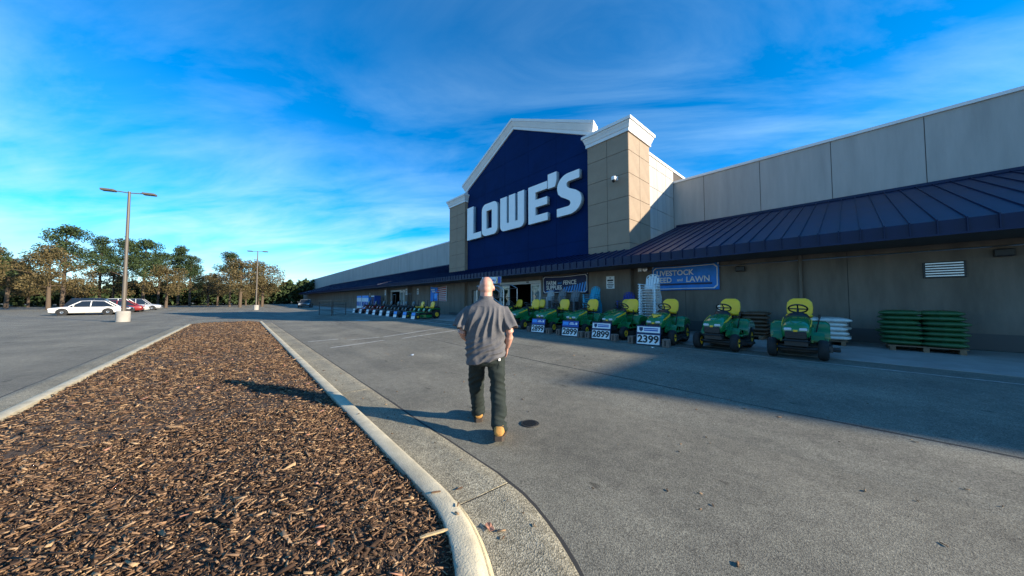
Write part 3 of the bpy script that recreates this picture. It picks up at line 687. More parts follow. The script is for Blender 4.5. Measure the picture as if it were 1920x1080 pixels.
lett('letter_s', [s_shape()])

# ------------------------------------------------------------------ things fixed to the walls
def cctv(x, y, z, rz, label):
    t = thing('security_camera', label, 'security camera', (x, y, z), rz, 'security cameras on the facade')
    part('wall_plate', MB().cbox((0, -.02, 0), (.16, .04, .2), .01), 'sign_white', t)
    part('arm', MB().cbox((0, -.17, .03), (.09, .3, .09), .02), 'sign_white', t)
    part('housing', MB().lathe([(-.10, .02), (-.09, .10), (0, .13), (.07, .12), (.08, .02)], (0, -.30, -.05), 'Z', 14), 'sign_white', t, 40)
    part('dome', MB().lathe([(-.22, .02), (-.19, .07), (-.14, .095), (-.10, .10)], (0, -.30, -.05), 'Z', 14), 'black_plastic', t, 60)
cctv(-7.9, YF-0.03, 7.72, 0, 'white dome security camera halfway up the right tower front')
cctv(-24.58, YF+.9, 7.3, -math.pi/2, 'white dome security camera on the outer side of the left tower')
t = thing('wall_floodlight', 'small grey twin floodlight under the canopy right of the right tower', 'floodlight', (-6.75, YF+.3, 2.98))
part('junction_box', MB().cbox((-.12, -.08, 0), (.2, .16, .2), .02), 'steel', t)
part('lamp_head', MB().lathe([(0, .04), (-.06, .10), (-.16, .12), (-.18, .01)], (.16, -.05, .0), 'Y', 14), 'steel', t, 40)
part('bracket', MB().tube((-.1, -.08, -.02), (.16, -.08, -.02), .02), 'dark_metal', t)

def notice(x, z, w, h, lines, label, y):
    t = thing('wall_notice', label, 'sign', (x, y, z), 0, 'white notices on the shop wall')
    part('board', MB().cbox((0, 0, 0), (w, .012, h), .003), 'sign_white', t)
    m = MB()
    for zz_, ww, hh in lines: m.box((0, -.0085, zz_*h), (ww*w, .004, hh*h))
    part('small_print', m, 'sign_black', t)
LN = [(.36, .22, .06), (.16, .72, .13), (-.03, .62, .06), (-.17, .8, .06), (-.29, .7, .06), (-.40, .5, .05)]
notice(-8.34, 2.42, .46, .64, LN, 'white parking notice with dark text on the right tower wall', YF-.035)
notice(-31.3, 2.45, .40, .62, LN, 'narrow white notice between the far doors and the flag banner', YF+.05)
notice(-33.2, 2.45, .44, .68, LN, 'white notice on the pier right of the far sliding doors', YF-.41)
notice(-39.8, 2.45, .44, .62, LN, 'white notice on the pier left of the far sliding doors', YF-.41)
notice(-47.5, 2.3, .3, .5, LN, 'farthest small white notice on the wall of the left wing', YF+.05)

def banner_sheet(w, h, sag, cor, nx_=24, nz_=10, seed=0, notch=0.12):
    m = MB()
    for j in range(nz_+1):
        for i in range(nx_+1):
            u, v = i/nx_, j/nz_
            x = (u-.5)*w; z = (v-.5)*h
            z += sag*math.sin(math.pi*u)*(v-.3)*-1
            cx = min(u, 1-u)*w; cz = min(v, 1-v)*h
            y = cor*noise.noise((x*1.7+seed, z*.9, seed))+cor*.6*math.sin((x*1.3+z*1.5)*3.1)*(1-abs(2*u-1))
            m.v.append((x, y-.03, z))
    for j in range(nz_):
        for i in range(nx_): m.f.append((j*(nx_+1)+i, j*(nx_+1)+i+1, (j+1)*(nx_+1)+i+1, (j+1)*(nx_+1)+i))
    return m
def drape(me, w, h, sag, cor, seed, lift):
    """lay flat print on the rippled banner cloth"""
    for v in me.vertices:
        x, z = v.co.x, v.co.z; u, q = x/w+.5, z/h+.5
        y = cor*noise.noise((x*1.7+seed, z*.9, seed))+cor*.6*math.sin((x*1.3+z*1.5)*3.1)*(1-abs(2*u-1))
        v.co.z = z - sag*math.sin(math.pi*min(1, max(0, u)))*(q-.3); v.co.y = y-.03-lift
    return me
def shape_mesh(polys, name):
    m = MB()
    for p in polys: m.add([(x, 0, z) for x, z in p], [tuple(range(len(p)))])
    bm = bmesh.new(); me = m.mesh(name); bm.from_mesh(me); bmesh.ops.subdivide_edges(bm, edges=bm.edges, cuts=3, use_grid_fill=True); bmesh.ops.triangulate(bm, faces=bm.faces); bm.to_mesh(me); bm.free(); return me
def outline(w, h, inset, notch, t):
    a, b = w/2-inset, h/2-inset
    o = [(-a+notch, -b), (a-notch, -b), (a, -b+notch), (a, b-notch), (a-notch, b), (-a+notch, b), (-a, b-notch), (-a, -b+notch)]
    a -= t; b -= t; i_ = [(-a+notch, -b), (a-notch, -b), (a, -b+notch), (a, b-notch), (a-notch, b), (-a+notch, b), (-a, b-notch), (-a, -b+notch)]
    ps = []
    for k in range(8):
        kk = (k+1) % 8; n_ = 6
        for s in range(n_):
            f0, f1 = s/n_, (s+1)/n_
            lp = lambda p, q, f: (p[0]+(q[0]-p[0])*f, p[1]+(q[1]-p[1])*f)
            ps.append([lp(o[k], o[kk], f0), lp(o[k], o[kk], f1), lp(i_[k], i_[kk], f1), lp(i_[k], i_[kk], f0)])
    return ps
def banner(x, y, z, w, h, cloth, sag, cor, seed, texts, extra, label, edge='sign_white', slope=0):
    t = thing('hanging_banner', label, 'banner', (x, y, z)); t.rotation_euler = (0, slope, 0)
    bm_ = banner_sheet(w, h, sag, cor, seed=seed).mesh('cloth', 60); c_ = link('cloth', bm_, cloth, t); c_.modifiers.new('s', 'SOLIDIFY').thickness = 0.006
    for (s, px, pz, size, mname, al, sx_) in texts:
        me = text_mesh(s, size, 0.0, 0.007*size/.3, al, sx_*.9); me.transform(Matrix.Translation((px, 0, pz)))
        link('lettering', drape(me, w, h, sag, cor, seed, .04), mname, t)
    for polys, mname, nm in extra: link(nm, drape(shape_mesh(polys, nm), w, h, sag, cor, seed, .028), mname, t)
    if edge: link('printed_border', drape(shape_mesh(outline(w, h, .05, .12, .035), 'printed_border'), w, h, sag, cor, seed, .03), edge, t)
    for sx_ in (-1, 1): part('eyelet', MB().lathe([(-.01, .03), (.0, .03)], (sx_*(w/2-.04), -.03, h/2-.04), 'Y', 10), 'steel', t)
    return t
boards = [[(-.08+k*.18, -.50), (.03+k*.18, -.50), (.14+k*.18, -.20+.034*k), (.05+k*.18, -.18+.034*k)] for k in range(9)]
banner(-11.4, YF+.06, 2.46, 3.35, 1.14, 'banner_navy', .10, .05, 2.0,
       [('FARM', -1.38, .10, .37, 'sign_white', 'LEFT', .98), ('and', -.42, .10, .2, 'sign_sky', 'LEFT', 1), ('FENCE', -.06, .10, .37, 'sign_white', 'LEFT', .98), ('SUPPLIES', -1.38, -.20, .37, 'sign_white', 'LEFT', .98)],
       [(boards, 'sign_sky', 'fence_picture'), ([[(-1.38, -.46), (-.75, -.46), (-.72, -.38), (-1.38, -.38)]], 'sign_sky', 'blue_strip')],
       'navy banner reading FARM and FENCE SUPPLIES hanging beside the sliding doors', slope=0.0)
banner(-4.95, YF+.24, 2.50, 2.7, 1.12, 'banner_blue', .04, .03, 5.0,
       [('LIVESTOCK', -1.14, .22, .34, 'sign_white', 'LEFT', 1), ('FEED', -1.14, -.10, .34, 'sign_white', 'LEFT', 1), ('and', -.24, -.10, .18, 'sign_white', 'LEFT', 1), ('LAWN', .12, -.10, .34, 'sign_white', 'LEFT', 1)],
       [([[(-1.1, -.33), (1.1, -.33), (1.1, -.25), (-1.1, -.25)]], 'sign_navy', 'dark_strip')],
       'bright blue banner reading LIVESTOCK FEED behind the stacked white chairs')
st_b = [[(-.25+.09*math.sin(k), -.66+.205*k), (1.5, -.66+.205*k), (1.5, -.56+.205*k), (-.25+.09*math.sin(k+1), -.56+.205*k)] for k in range(7)]
banner(-26.65, YF+.04, 2.12, 3.2, 1.48, 'banner_pale', .16, .07, 9.0, [],
       [([[(-1.55, -.72), (-.22, -.72), (.05, .1), (-.1, .72), (-1.55, .72)]], 'banner_blue', 'blue_field'), (st_b, 'banner_red', 'red_stripes')],
       'sagging flag patterned banner, blue left and red striped right, on the left wing wall', edge=None)
tb = [o for o in bpy.data.objects if o.name.startswith('hanging_banner')][-1]
part('pale_script', MB().box((-1.0, -.10, .42), (.75, .01, .10)).box((-.85, -.10, .22), (.6, .01, .09)), 'sign_white', tb)

# ------------------------------------------------------------------ riding mowers
def wheel(parent, x, y, r, w, rim, n=22, rr=0.5):
    wh = link('wheel', None, None, parent, (x, y, r))
    part('tyre', MB().lathe([(-w/2, r*rr), (-w/2, r*.82), (-w*.36, r*.96), (-w*.1, r), (w*.1, r), (w*.36, r*.96), (w/2, r*.82), (w/2, r*rr)], (0, 0, 0), 'X', n, False), 'rubber', wh, 50)
    part('rim', MB().lathe([(-w*.42, .03), (-w*.46, r*.30), (-w*.40, r*.34), (-w*.38, r*.48), (-w*.46, r*.53), (w*.46, r*.53), (w*.38, r*.48), (w*.40, r*.34), (w*.46, r*.30), (w*.42, .03)], (0, 0, 0), 'X', n), rim, wh, 40)
    part('hub', MB().tube((-w*.58, 0, 0), (w*.58, 0, 0), .022, n=8), 'dark_metal', wh)
def srings(spec, n=20):
    """rings of a superellipse at stations y: (y, half width, z low, z high, power)"""
    out = []
    for y, hw, z0, z1, pw in spec:
        ring = []
        for k in range(n):
            t = 2*math.pi*k/n; c, s = math.cos(t), math.sin(t)
            ring.append((hw*math.copysign(abs(c)**(2/pw), c), y, (z0+z1)/2+(z1-z0)/2*math.copysign(abs(s)**(2/pw), s)))
        out.append(ring)
    return out
def seat(parent, y, z, material, wid=.25, h=.40, sc=1.0):
    st = link('seat', None, None, parent, (0, y, z))
    rings = [[(px, yy+.0, zz2) for px, zz2 in arc_rect(wid*f, .045*g, zc)] for yy, f, g, zc in ((-.26, .72, .6, .055), (-.22, .9, 1, .05), (-.05, 1, 1.1, .035), (.12, .98, 1.1, .02), (.20, .9, .9, .02))]
    part('cushion', MB().loft(rings), material, st, 60)
    rings = []
    for zz2, f, g, yc in ((.04, .82, .6, .185), (.10, .96, 1.0, .205), (.22, 1.0, 1.1, .235), (.34, .93, 1.0, .265), (.40, .72, .8, .28), (.43, .45, .5, .287)):
        rings.append([(px, yc+dz, zz2) for px, dz in arc_rect(wid*f, .05*g, 0)])
    part('backrest', MB().loft(rings), material, st, 60)
    part('seat_pan', MB().cbox((0, -.02, -.03), (.4, .38, .05), .015), 'black_plastic', st)
    return st
def arc_rect(hw, hh, zc, n=16):
    o = []
    for k in range(n):
        t = 2*math.pi*k/n; c, s = math.cos(t), math.sin(t)
        o.append((hw*math.copysign(abs(c)**.55, c), zc+hh*math.copysign(abs(s)**.7, s)))
    return o
def tractor():
    """front towards -Y, origin on the ground under the middle"""
    t = link('lawn_tractor', None)
    hood = part('hood', MB().loft(srings([(-.93, .10, .50, .60, 2.6), (-.915, .19, .44, .655, 2.8), (-.86, .235, .40, .70, 3.0), (-.70, .25, .40, .755, 3.2), (-.45, .255, .42, .81, 3.2), (-.22, .255, .44, .845, 3.2), (-.14, .24, .45, .85, 3.2)])), 'mower_green', t, 50)
    for s in (-1, 1):
        part('yellow_stripe', MB().loft([[(s*x, y, z-.018*k), (s*(x+.012), y, z-.018*k), (s*(x+.012), y, z+.018*k), (s*x, y, z+.018*k)] for x, y, z, k in ((.215, -.80, .640, .5), (.235, -.65, .680, 1), (.240, -.42, .735, 1.2), (.238, -.20, .790, 1.5))]), 'mower_yellow', hood)
        part('headlight', MB().cbox((s*.125, -.915, .605), (.13, .05, .055), .018), 'lamp_glass', hood)
    part('yellow_top_panel', MB().loft([[(-w_, y, z), (w_, y, z), (w_, y, z-.012), (-w_, y, z-.012)] for w_, y, z in ((.02, -.84, .718), (.09, -.72, .757), (.13, -.62, .781))]), 'mower_green', hood)
    g = part('grille', MB().cbox((0, -.905, .49), (.36, .07, .17), .03), 'black_plastic', t)
    m = MB()
    for k in range(4): m.box((0, -.944, .435+.035*k), (.30, .012, .010))
    part('grille_bars', m, 'dark_metal', g)
    part('badge', MB().cbox((0, -.945, .575), (.07, .012, .04), .005), 'mower_yellow', hood)
    part('bumper', MB().path([(-.22, -.9, .36), (-.2, -.98, .38), (.2, -.98, .38), (.22, -.9, .36)], .018), 'black_plastic', t)
    part('chassis', MB().b2(-.19, .19, -.85, .78, .27, .40), 'dark_metal', t)
    part('front_axle', MB().tube((-.40, -.62, .20), (.40, -.62, .20), .03), 'dark_metal', t)
    for s in (-1, 1): wheel(t, s*.42, -.62, .20, .17, 'mower_yellow')
    for s in (-1, 1): wheel(t, s*.40, .52, .27, .25, 'mower_yellow')
    # dashboard, steering wheel
    part('dashboard', MB().loft(srings([(-.15, .235, .45, .86, 3.5), (-.05, .21, .45, .92, 3.5), (.03, .17, .45, .90, 3.5)])), 'black_plastic', t, 50)
    sw = link('steering_wheel', None, None, t, (0, .07, 1.0)); sw.rotation_euler = (R(-32), 0, 0)
    m = MB(); n = 18; pr = [(.17*math.cos(2*math.pi*k/n), .17*math.sin(2*math.pi*k/n), 0) for k in range(n+1)]
    part('steering_rim', m.path(pr, .017), 'black_plastic', sw)
    part('spokes', MB().tube((-.16, 0, 0), (.16, 0, -.01), .014).tube((0, 0, 0), (0, -.16, 0), .014).tube((0, 0, 0), (0, 0, -.18), .022), 'black_plastic', sw)
    # foot wells and rear fender body
    rear = part('fender_body', MB().loft([[(x, y, z) for x, z in ((-.52, z0), (.52, z0), (.52, z1-.05), (.46, z1), (-.46, z1), (-.52, z1-.05))] for y, z0, z1 in ((.13, .44, .50), (.20, .46, .66), (.30, .50, .72), (.62, .52, .72), (.80, .46, .66), (.84, .46, .60))]), 'mower_green', t, 40)
    part('fender_side', MB().loft([[(x, y, z) for x, z in ((-.53, z0), (-.42, z0), (-.42, z1), (-.53, z1))] for y, z0, z1 in ((.14, .34, .50), (.20, .38, .62), (.27, .47, .66), (.4, .55, .66))]), 'mower_green', t, 40)
    part('fender_side', MB().loft([[(x, y, z) for x, z in ((.42, z0), (.53, z0), (.53, z1), (.42, z1))] for y, z0, z1 in ((.14, .34, .50), (.20, .38, .62), (.27, .47, .66), (.4, .55, .66))]), 'mower_green', t, 40)
    for s in (-1, 1):
        part('footrest', MB().cbox((s*.36, -.08, .34), (.28, .48, .05), .015), 'mower_green', t)
        part('hood_side_panel', MB().loft([[(s*.235, y, z0), (s*.275, y, z0), (s*.275, y, z1), (s*.235, y, z1)] for y, z0, z1 in ((-.70, .34, .40), (-.55, .30, .50), (-.32, .30, .62), (-.16, .32, .66))]), 'mower_green', t)
        part('mudguard', MB().loft([[(s*.27, y, z), (s*.44, y, z-.02), (s*.44, y, z-.045), (s*.27, y, z-.025)] for y, z in ((-.36, .36), (-.30, .46), (-.2, .52), (-.05, .40))]), 'mower_green', t)
    seat(t, .42, .80, 'mower_yellow')
    # mowing deck with discharge chute
    dk = part('mower_deck', MB().prismz([(-.50, -.28), (-.36, -.42), (.36, -.42), (.56, -.24), (.56, .16), (.40, .28), (-.40, .28), (-.50, .16)], .12, .25), 'dark_metal', t)
    part('deck_chute', MB().cbox((.60, -.06, .17), (.16, .34, .06), .015), 'black_plastic', dk)
    part('lift_lever', MB().tube((.30, .12, .5), (.36, .10, .80), .012).tube((.36, .10, .80), (.36, .10, .88), .022), 'black_plastic', t)
    return t
GRP = 'green lawn tractors displayed in front of the store'
proto = tractor()
front = [(-10.35, 10.18, 2, 'leftmost front row green lawn tractor, partly hidden by the man\'s arm'),
         (-8.55, 10.12, -2, 'green lawn tractor with yellow seat behind the first price sign from the man'),
         (-7.05, 10.10, 3, 'green lawn tractor with yellow seat behind the second 2899 sign from the man'),
         (-5.45, 10.10, -3, 'green lawn tractor with yellow seat behind the white framed 2899 sign'),
         (-3.98, 9.95, 4, 'green lawn tractor with pale hood panel behind the 2399 sign'),
         (-2.42, 10.0, -2, 'green lawn tractor first to the right of the 2399 sign'),
         (-0.90, 10.0, 2, 'rightmost green lawn tractor at the end of the front row')]
back = [(-13.55, 12.1, 3, 'green tractor in the back row in front of the sliding doors'),
        (-11.75, 12.1, -2, 'green tractor in the back row below the left end of the navy banner'),
        (-10.2, 12.15, 2, 'green tractor in the back row below the middle of the navy banner'),
        (-6.7, 12.1, -4, 'green tractor in the back row beside the navy plastic chairs')]
SCM = 1.09
for i, (x, y, a, lab) in enumerate(front+back):
    o = proto if i == 0 else copy_tree(proto)
    o.location = (x, y, gh(y) if y < 9.9 else AP+.006); o.rotation_euler = (0, 0, R(a)); o.scale = (1.0, 1.0, SCM); tag(o, lab, 'lawn tractor', GRP)
    if i == 4:
        for h_ in o.children:
            if h_.name.startswith('hood') and not h_.name.startswith('hood_side'):
                for q in h_.children:
                    if q.name.startswith('yellow_top'):
                        q.data = q.data.copy(); q.data.materials.clear(); q.data.materials.append(M['mower_yellow']); q.location = (0, 0, .012)

def zero_turn():
    t = link('zero_turn_mower', None)
    part('frame', MB().b2(-.26, .26, -.75, .85, .30, .38).b2(-.30, .30, .30, .95, .38, .62), 'mower_black', t)
    part('engine_cover', MB().loft(srings([(.62, .25, .40, .80, 3.5), (.80, .27, .40, .84, 3.5), (1.0, .24, .42, .78, 3.5)])), 'mower_black', t, 50)
    for s in (-1, 1):
        part('side_fender', MB().loft([[(s*.29, y, z0), (s*.55, y, z0), (s*.55, y, z1), (s*.29, y, z1)] for y, z0, z1 in ((.02, .45, .52), (.10, .52, .66), (.30, .62, .70), (.70, .62, .69), (.86, .56, .62))]), 'mower_green', t, 40)
        wheel(t, s*.47, .55, .29, .26, 'mower_yellow'); wheel(t, s*.40, -.80, .15, .14, 'mower_yellow', 16)
        part('caster_fork', MB().path([(s*.40, -.80, .15), (s*.40, -.70, .36), (s*.26, -.66, .36)], .025), 'mower_black', t)
        part('steering_lever', MB().path([(s*.28, .10, .62), (s*.30, -.05, .92), (s*.06, -.10, .98)], .016), 'black_plastic', t)
        part('roll_bar_post', MB().path([(s*.34, .72, .5), (s*.34, .80, 1.25)], .028), 'mower_black', t)
    part('floor_pan', MB().cbox((0, -.45, .42), (.60, .55, .05), .02), 'mower_green', t)
    dk = part('mower_deck', MB().prismz([(-.62, -.30), (-.45, -.52), (.45, -.52), (.66, -.30), (.66, .12), (.45, .24), (-.45, .24), (-.62, .12)], .10, .27), 'mower_green', t)
    seat(t, .30, .70, 'mower_yellow', .27)
    return t
zp = zero_turn()
bar = MB().path([(-.34, .80, 1.25), (-.34, .82, 1.72), (.34, .82, 1.72), (.34, .80, 1.25)], .028)
Z = [(-20.35, 'green', 'green zero turn mower with yellow seat and roll bar, nearest end of left row'), (-22.0, 'green', 'green mower with yellow seat second from the near end of the left row'),
     (-23.55, 'black', 'black zero turn mower third from the near end of the left row'), (-25.1, 'black', 'black zero turn mower fourth from the near end of the left row'), (-26.75, 'black', 'black zero turn mower fifth from the near end of the left row'),
     (-28.45, 'black', 'black zero turn mower sixth from the near end of the left row'), (-30.4, 'red', 'dark red mower seventh from the near end of the left row'), (-32.7, 'red', 'red mower eighth in the left row beside the far doors'), (-34.9, 'red', 'red mower at the far end of the left row')]
zs = [zp]
for i, (x, k, lab) in enumerate(Z[1:]):
    zs.append(copy_tree(zp, None, None if k == 'green' else {'mower_green': 'mower_'+k, 'mower_yellow': 'mower_black'}))
for i, (x, k, lab) in enumerate(Z):
    o = zs[i]; o.location = (x, 9.95, AP+.002); o.rotation_euler = (0, 0, R(random.uniform(-3, 3))); o.scale = (1, 1, 1.06); tag(o, lab, 'riding mower', 'riding mowers in the row along the left wing')
    if i in (0, 3, 5): part('roll_bar', bar, 'mower_black', o)
    if i == 0: part('hang_tag', MB().cbox((0, .76, 1.52), (.42, .02, .36), .006), 'sign_sky', o)

# ------------------------------------------------------------------ price signs on block feet
def price_sign(x, y, rz, price, style, label, small=False):
    g_ = 'price signs in front of the tractors' if not small else 'small price signs along the left row'
    t = thing('price_sign', label, 'price sign', (x, y, gh(y)), rz, g_)
    w, h = (.66, .56) if not small else (.42, .50)
    board = MB().cbox((0, 0, h/2+.02), (w, .02, h), .004); mtx = Matrix.Rotation(R(-12), 4, 'X')
    def P_(mb_, m, nm, smooth=None):
        me = mb_.mesh(nm) if isinstance(mb_, MB) else mb_
        me.transform(mtx); return link(nm, me, m, t)
    P_(board, 'sign_navy', 'board')
    P_(MB().box((0, -.012, .17 if not small else .15), (w-.05, .006, .27 if not small else .20)), 'sign_white', 'price_panel')
    if small: P_(MB().box((0, -.012, .38), (w-.05, .006, .19)), 'sign_sky' if style == 'blue' else 'sign_white', 'header_panel')
    elif style == 'blue':
        P_(MB().box((0, -.012, .455), (w-.01, .006, .20)), 'sign_blue', 'header_panel'); P_(MB().box((-.19, -.017, .47), (.22, .005, .11)), 'sign_sky', 'header_patch')
        P_(MB().box((.06, -.017, .495), (.12, .005, .025)).box((.07, -.017, .45), (.2, .005, .03)).box((.24, -.017, .47), (.07, .005, .08)), 'sign_white', 'header_print')
    else:
        P_(MB().box((0, -.012, .455), (w-.04, .006, .17)), 'sign_white', 'header_panel')
        P_(MB().prism([(-.25, .52), (-.15, .52), (-.15, .44), (-.2, .39), (-.25, .44)], -.020, -.0155), 'sign_navy', 'crest')
        P_(MB().box((.07, -.017, .487), (.38, .005, .03)).box((.07, -.017, .435), (.38, .005, .035)), 'sign_blue', 'header_print')
    me = text_mesh(price, .29 if not small else .17, .002, .010 if not small else .006); me.transform(Matrix.Translation((0, -.018, .17)))
    P_(me, 'sign_black', 'price')
    return t
price_sign(-8.46, 8.92, R(6), '2899', 'blue', 'blue topped 2899 price sign nearest the man')
price_sign(-6.82, 8.85, R(8), '2899', 'blue', 'blue topped 2899 price sign, second from the man')
price_sign(-5.62, 8.95, R(8), '2899', 'crest', 'white topped 2899 price sign with a small crest')
price_sign(-3.98, 8.80, R(10), '2399', 'crest', 'white topped 2399 price sign at the right')
for i, x in enumerate((-19.55, -21.0, -22.7, -24.2, -25.8, -27.5, -29.3, -31.4, -33.6)):
    price_sign(x, 8.62, R(14), '', 'blue' if i < 3 else 'white', ['small blue and white price sign nearest the camera in the left row'][0] if i == 0 else 'small price sign number %s from the near end of the left row' % ['', 'two', 'three', 'four', 'five', 'six', 'seven', 'eight', 'nine'][i], True)
k = 0
blk = MB().cbox((0, 0, .11), (.17, .22, .22), .012).mesh('concrete_block'); blk.materials.append(M['brick_block'])
slot = MB().box((0, -.1115, .11), (.035, .006, .15)).mesh('slot'); slot.materials.append(M['interior'])
for x, y, lab in ((-9.05, 9.1, 'brown block left of the first 2899 sign'), (-7.92, 9.02, 'brown block right of the first 2899 sign'), (-7.38, 8.98, 'brown block left of the second blue 2899 sign'), (-6.38, 8.95, 'brown block right of the second blue 2899 sign'),
                  (-6.12, 9.0, 'brown block left of the crested 2899 sign'), (-5.12, 8.98, 'brown block right of the crested 2899 sign'), (-4.52, 8.92, 'brown block left of the 2399 sign'), (-3.50, 8.88, 'brown block right of the 2399 sign')):
    o = link('paving_block', blk, None, None, (x, y, gh(y)), R(random.uniform(-8, 8))); tag(o, lab, 'block', 'brown blocks beside the price signs'); link('slot', slot, None, o)

# ------------------------------------------------------------------ stacked plastic garden chairs (front towards -Y)
def plastic_chair(mname):
    t = link('garden_chair', None)
    m = MB()                                                # slatted fan back
    for k in range(5):
        x = (k-2)*.098; top = .98-.05*abs(k-2)**1.6
        m.add([(x-.042, .16, .34), (x+.042, .16, .34), (x*1.25+.047, .34, top), (x*1.25-.047, .34, top), (x-.042, .178, .34), (x+.042, .178, .34), (x*1.25+.047, .358, top), (x*1.25-.047, .358, top)],
              [(0, 1, 2, 3), (7, 6, 5, 4), (0, 4, 5, 1), (1, 5, 6, 2), (2, 6, 7, 3), (3, 7, 4, 0)])
    m.box((0, .205, .47), (.46, .02, .06)); 
    P_ = [(-.27*math.cos(R(a)), .335, .84+.15*math.sin(R(a))) for a in range(0, 181, 20)]
    m.path([(-.25, .17, .36)]+P_+[(.25, .17, .36)], .017, 5)
    part('backrest', m, mname, t)
    m = MB()
    for k in range(5): m.box((0, -.27+k*.10, .37-k*.016), (.50, .085, .018))
    m.b2(-.27, -.245, -.32, .2, .29, .37).b2(.245, .27, -.32, .2, .29, .37)
    part('seat', m, mname, t)
    for s in (-1, 1):
        part('armrest', MB().loft([[(s*(x-.055), y, z), (s*(x+.055), y, z), (s*(x+.055), y, z-.022), (s*(x-.055), y, z-.022)] for x, y, z in ((.31, -.36, .575), (.325, -.34, .585), (.33, 0, .58), (.30, .24, .57))]), mname, t)
        part('front_leg', MB().loft([[(s*(x-.025), y-.015, z), (s*(x+.018), y-.015, z), (s*(x+.018), y+.035, z), (s*(x-.025), y+.035, z)] for x, y, z in ((.330, -.33, .0), (.325, -.31, .3), (.315, -.30, .555))]), mname, t)
        part('rear_leg', MB().loft([[(s*(x-.03), y-.03, z), (s*(x+.03), y-.03, z), (s*(x+.03), y+.03, z), (s*(x-.03), y+.03, z)] for x, y, z in ((.32, .38, .0), (.30, .26, .33), (.29, .24, .56))]), mname, t)
    return t
base_chairs = {}
def stack(col, x, y, rz, n, pitch, what, lean=0.0, z0=None):
    for k in range(n):
        if col not in base_chairs: o = base_chairs[col] = plastic_chair('plastic_'+col)
        else: o = copy_tree(base_chairs[col])
        o.location = (x+random.uniform(-.006, .006), y-lean*k, (AP+.006 if z0 is None else z0)+k*pitch); o.rotation_euler = (0, 0, rz+random.uniform(-.012, .012)); o.scale = (.94, .94, 1)
        if k == n-1: tag(o, 'topmost %s plastic chair of %s' % (CN[col], what), 'chair')
        elif k == 0: tag(o, 'lowest %s plastic chair of %s' % (CN[col], what), 'chair')
        else: tag(o, '%s plastic chair inside %s' % (CN[col], what), 'chair', 'chairs inside %s' % what)
CN = dict(white='white', teal='teal blue', navy='navy blue', grey='dark grey', pale='pale grey', green='dark green')
stack('white', -5.55, 12.55, R(2), 14, .106, 'the tall white stack')
stack('teal', -8.75, 13.25, R(-2), 11, .100, 'the teal stack', .004)
stack('navy', -7.05, 13.45, R(4), 8, .098, 'the navy stack')
stack('grey', -11.05, 13.45, R(0), 10, .104, 'the left dark grey stack under the banner')
stack('grey', -10.15, 13.45, R(3), 9, .108, 'the right dark grey stack under the banner')
stack('pale', -11.95, 13.45, R(-4), 10, .100, 'the pale grey stack by the doors')
stack('green', -6.25, 13.6, R(0), 4, .100, 'the short dark green stack')

# ------------------------------------------------------------------ pallets of bagged goods along the right wall
for nme, c in dict(brown=(.10, .055, .03), white=(.62, .62, .58), green=(.03, .10, .035)).items(): mat('bag_'+nme, c, .4, var=.25, vscale=5, bump=.5, bscale=9)
def bag_mesh(nme):
    m = MB(); rings = []
    for x, w_, h2 in ((-.36, .10, .008), (-.34, .20, .03), (-.24, .235, .065), (0, .24, .075), (.24, .235, .065), (.34, .20, .03), (.36, .10, .008)):
        rings.append([(x, w_*math.copysign(abs(math.cos(2*math.pi*k/14))**.7, math.cos(2*math.pi*k/14)), .075+h2*math.sin(2*math.pi*k/14)+.006*noise.noise((x*9, k, 1))) for k in range(14)])
    me = m.loft(rings).mesh('goods_bag', 60); me.materials.append(M['bag_'+nme]); return me
deck = MB().b2(-.6, .6, -.5, .5, .10, .12); 
deckm = [MB().b2(-.6, .6, -.5+.145*k, -.5+.145*k+.11, .115, .135) for k in range(7)]
for pi_, (x, y, col, lay, place) in enumerate(((-2.55, 13.2, 'brown', 6, 'left pallet by the right wall'), (-.75, 13.25, 'white', 5, 'middle pallet by the right wall'), (1.15, 13.2, 'green', 7, 'right pallet by the right wall'))):
    p = thing('wooden_pallet', 'wooden pallet under the %s bags, %s' % (col, place), 'pallet', (x, y, AP+.006), R(random.uniform(-4, 4)), 'pallets along the right wall')
    for q in deckm: part('deck_board', q, 'wood', p)
    for xx in (-.52, 0, .52): part('runner', MB().b2(xx-.045, xx+.045, -.5, .5, 0, .114), 'wood', p)
    bmh = bag_mesh(col)
    for l_ in range(lay):
        for j in range(4):
            o = link('goods_bag', bmh, None, None, (x+(-.36 if j % 2 else .30)+random.uniform(-.05, .05), y+(-.25 if j < 2 else .25)+random.uniform(-.03, .03), AP+.14+.126*l_), R(random.uniform(-7, 7)))
            tag(o, 'filled %s plastic bag piled on the %s' % (col, place), 'bag', '%s bags on the %s' % (col, place))

# ------------------------------------------------------------------ plant rack by the doors
rk_ = thing('display_rack', 'silver tubular display rack with sloping top and shelves left of the doors', 'rack', (-15.0, 12.15, AP+.006))
px0, px1, py0, py1 = -1.7, 1.05, -.35, .75
for x in (px0, px1):
    for y, h_ in ((py0, 1.95), (py1, 2.05)): part('post', MB().tube((x, y, 0), (x, y, h_), .03), 'steel', rk_, 40)
    part('top_rail', MB().path([(x, py0, 1.95), (x, py1, 2.05)], .028), 'steel', rk_)
for y, h_ in ((py0, 1.95), (py1, 2.05)):
    part('long_rail', MB().path([(px0, y, h_+.28), (px1-.55, y, h_+.22), (px1, y, h_)], .028), 'steel', rk_)
    part('diagonal_brace', MB().tube((px0+.2, y, h_+.24), (px1, y, .95), .022), 'steel', rk_)
for z in (.45, .95, 1.45): part('shelf', MB().b2(px0+.03, px1-.03, py0+.03, py1-.03, z, z+.03), 'dark_metal', rk_)
st = thing('hanging_sign', 'white and blue sign board with yellow swoosh above the display rack', 'sign', (-15.45, 12.05, 2.78), R(16))
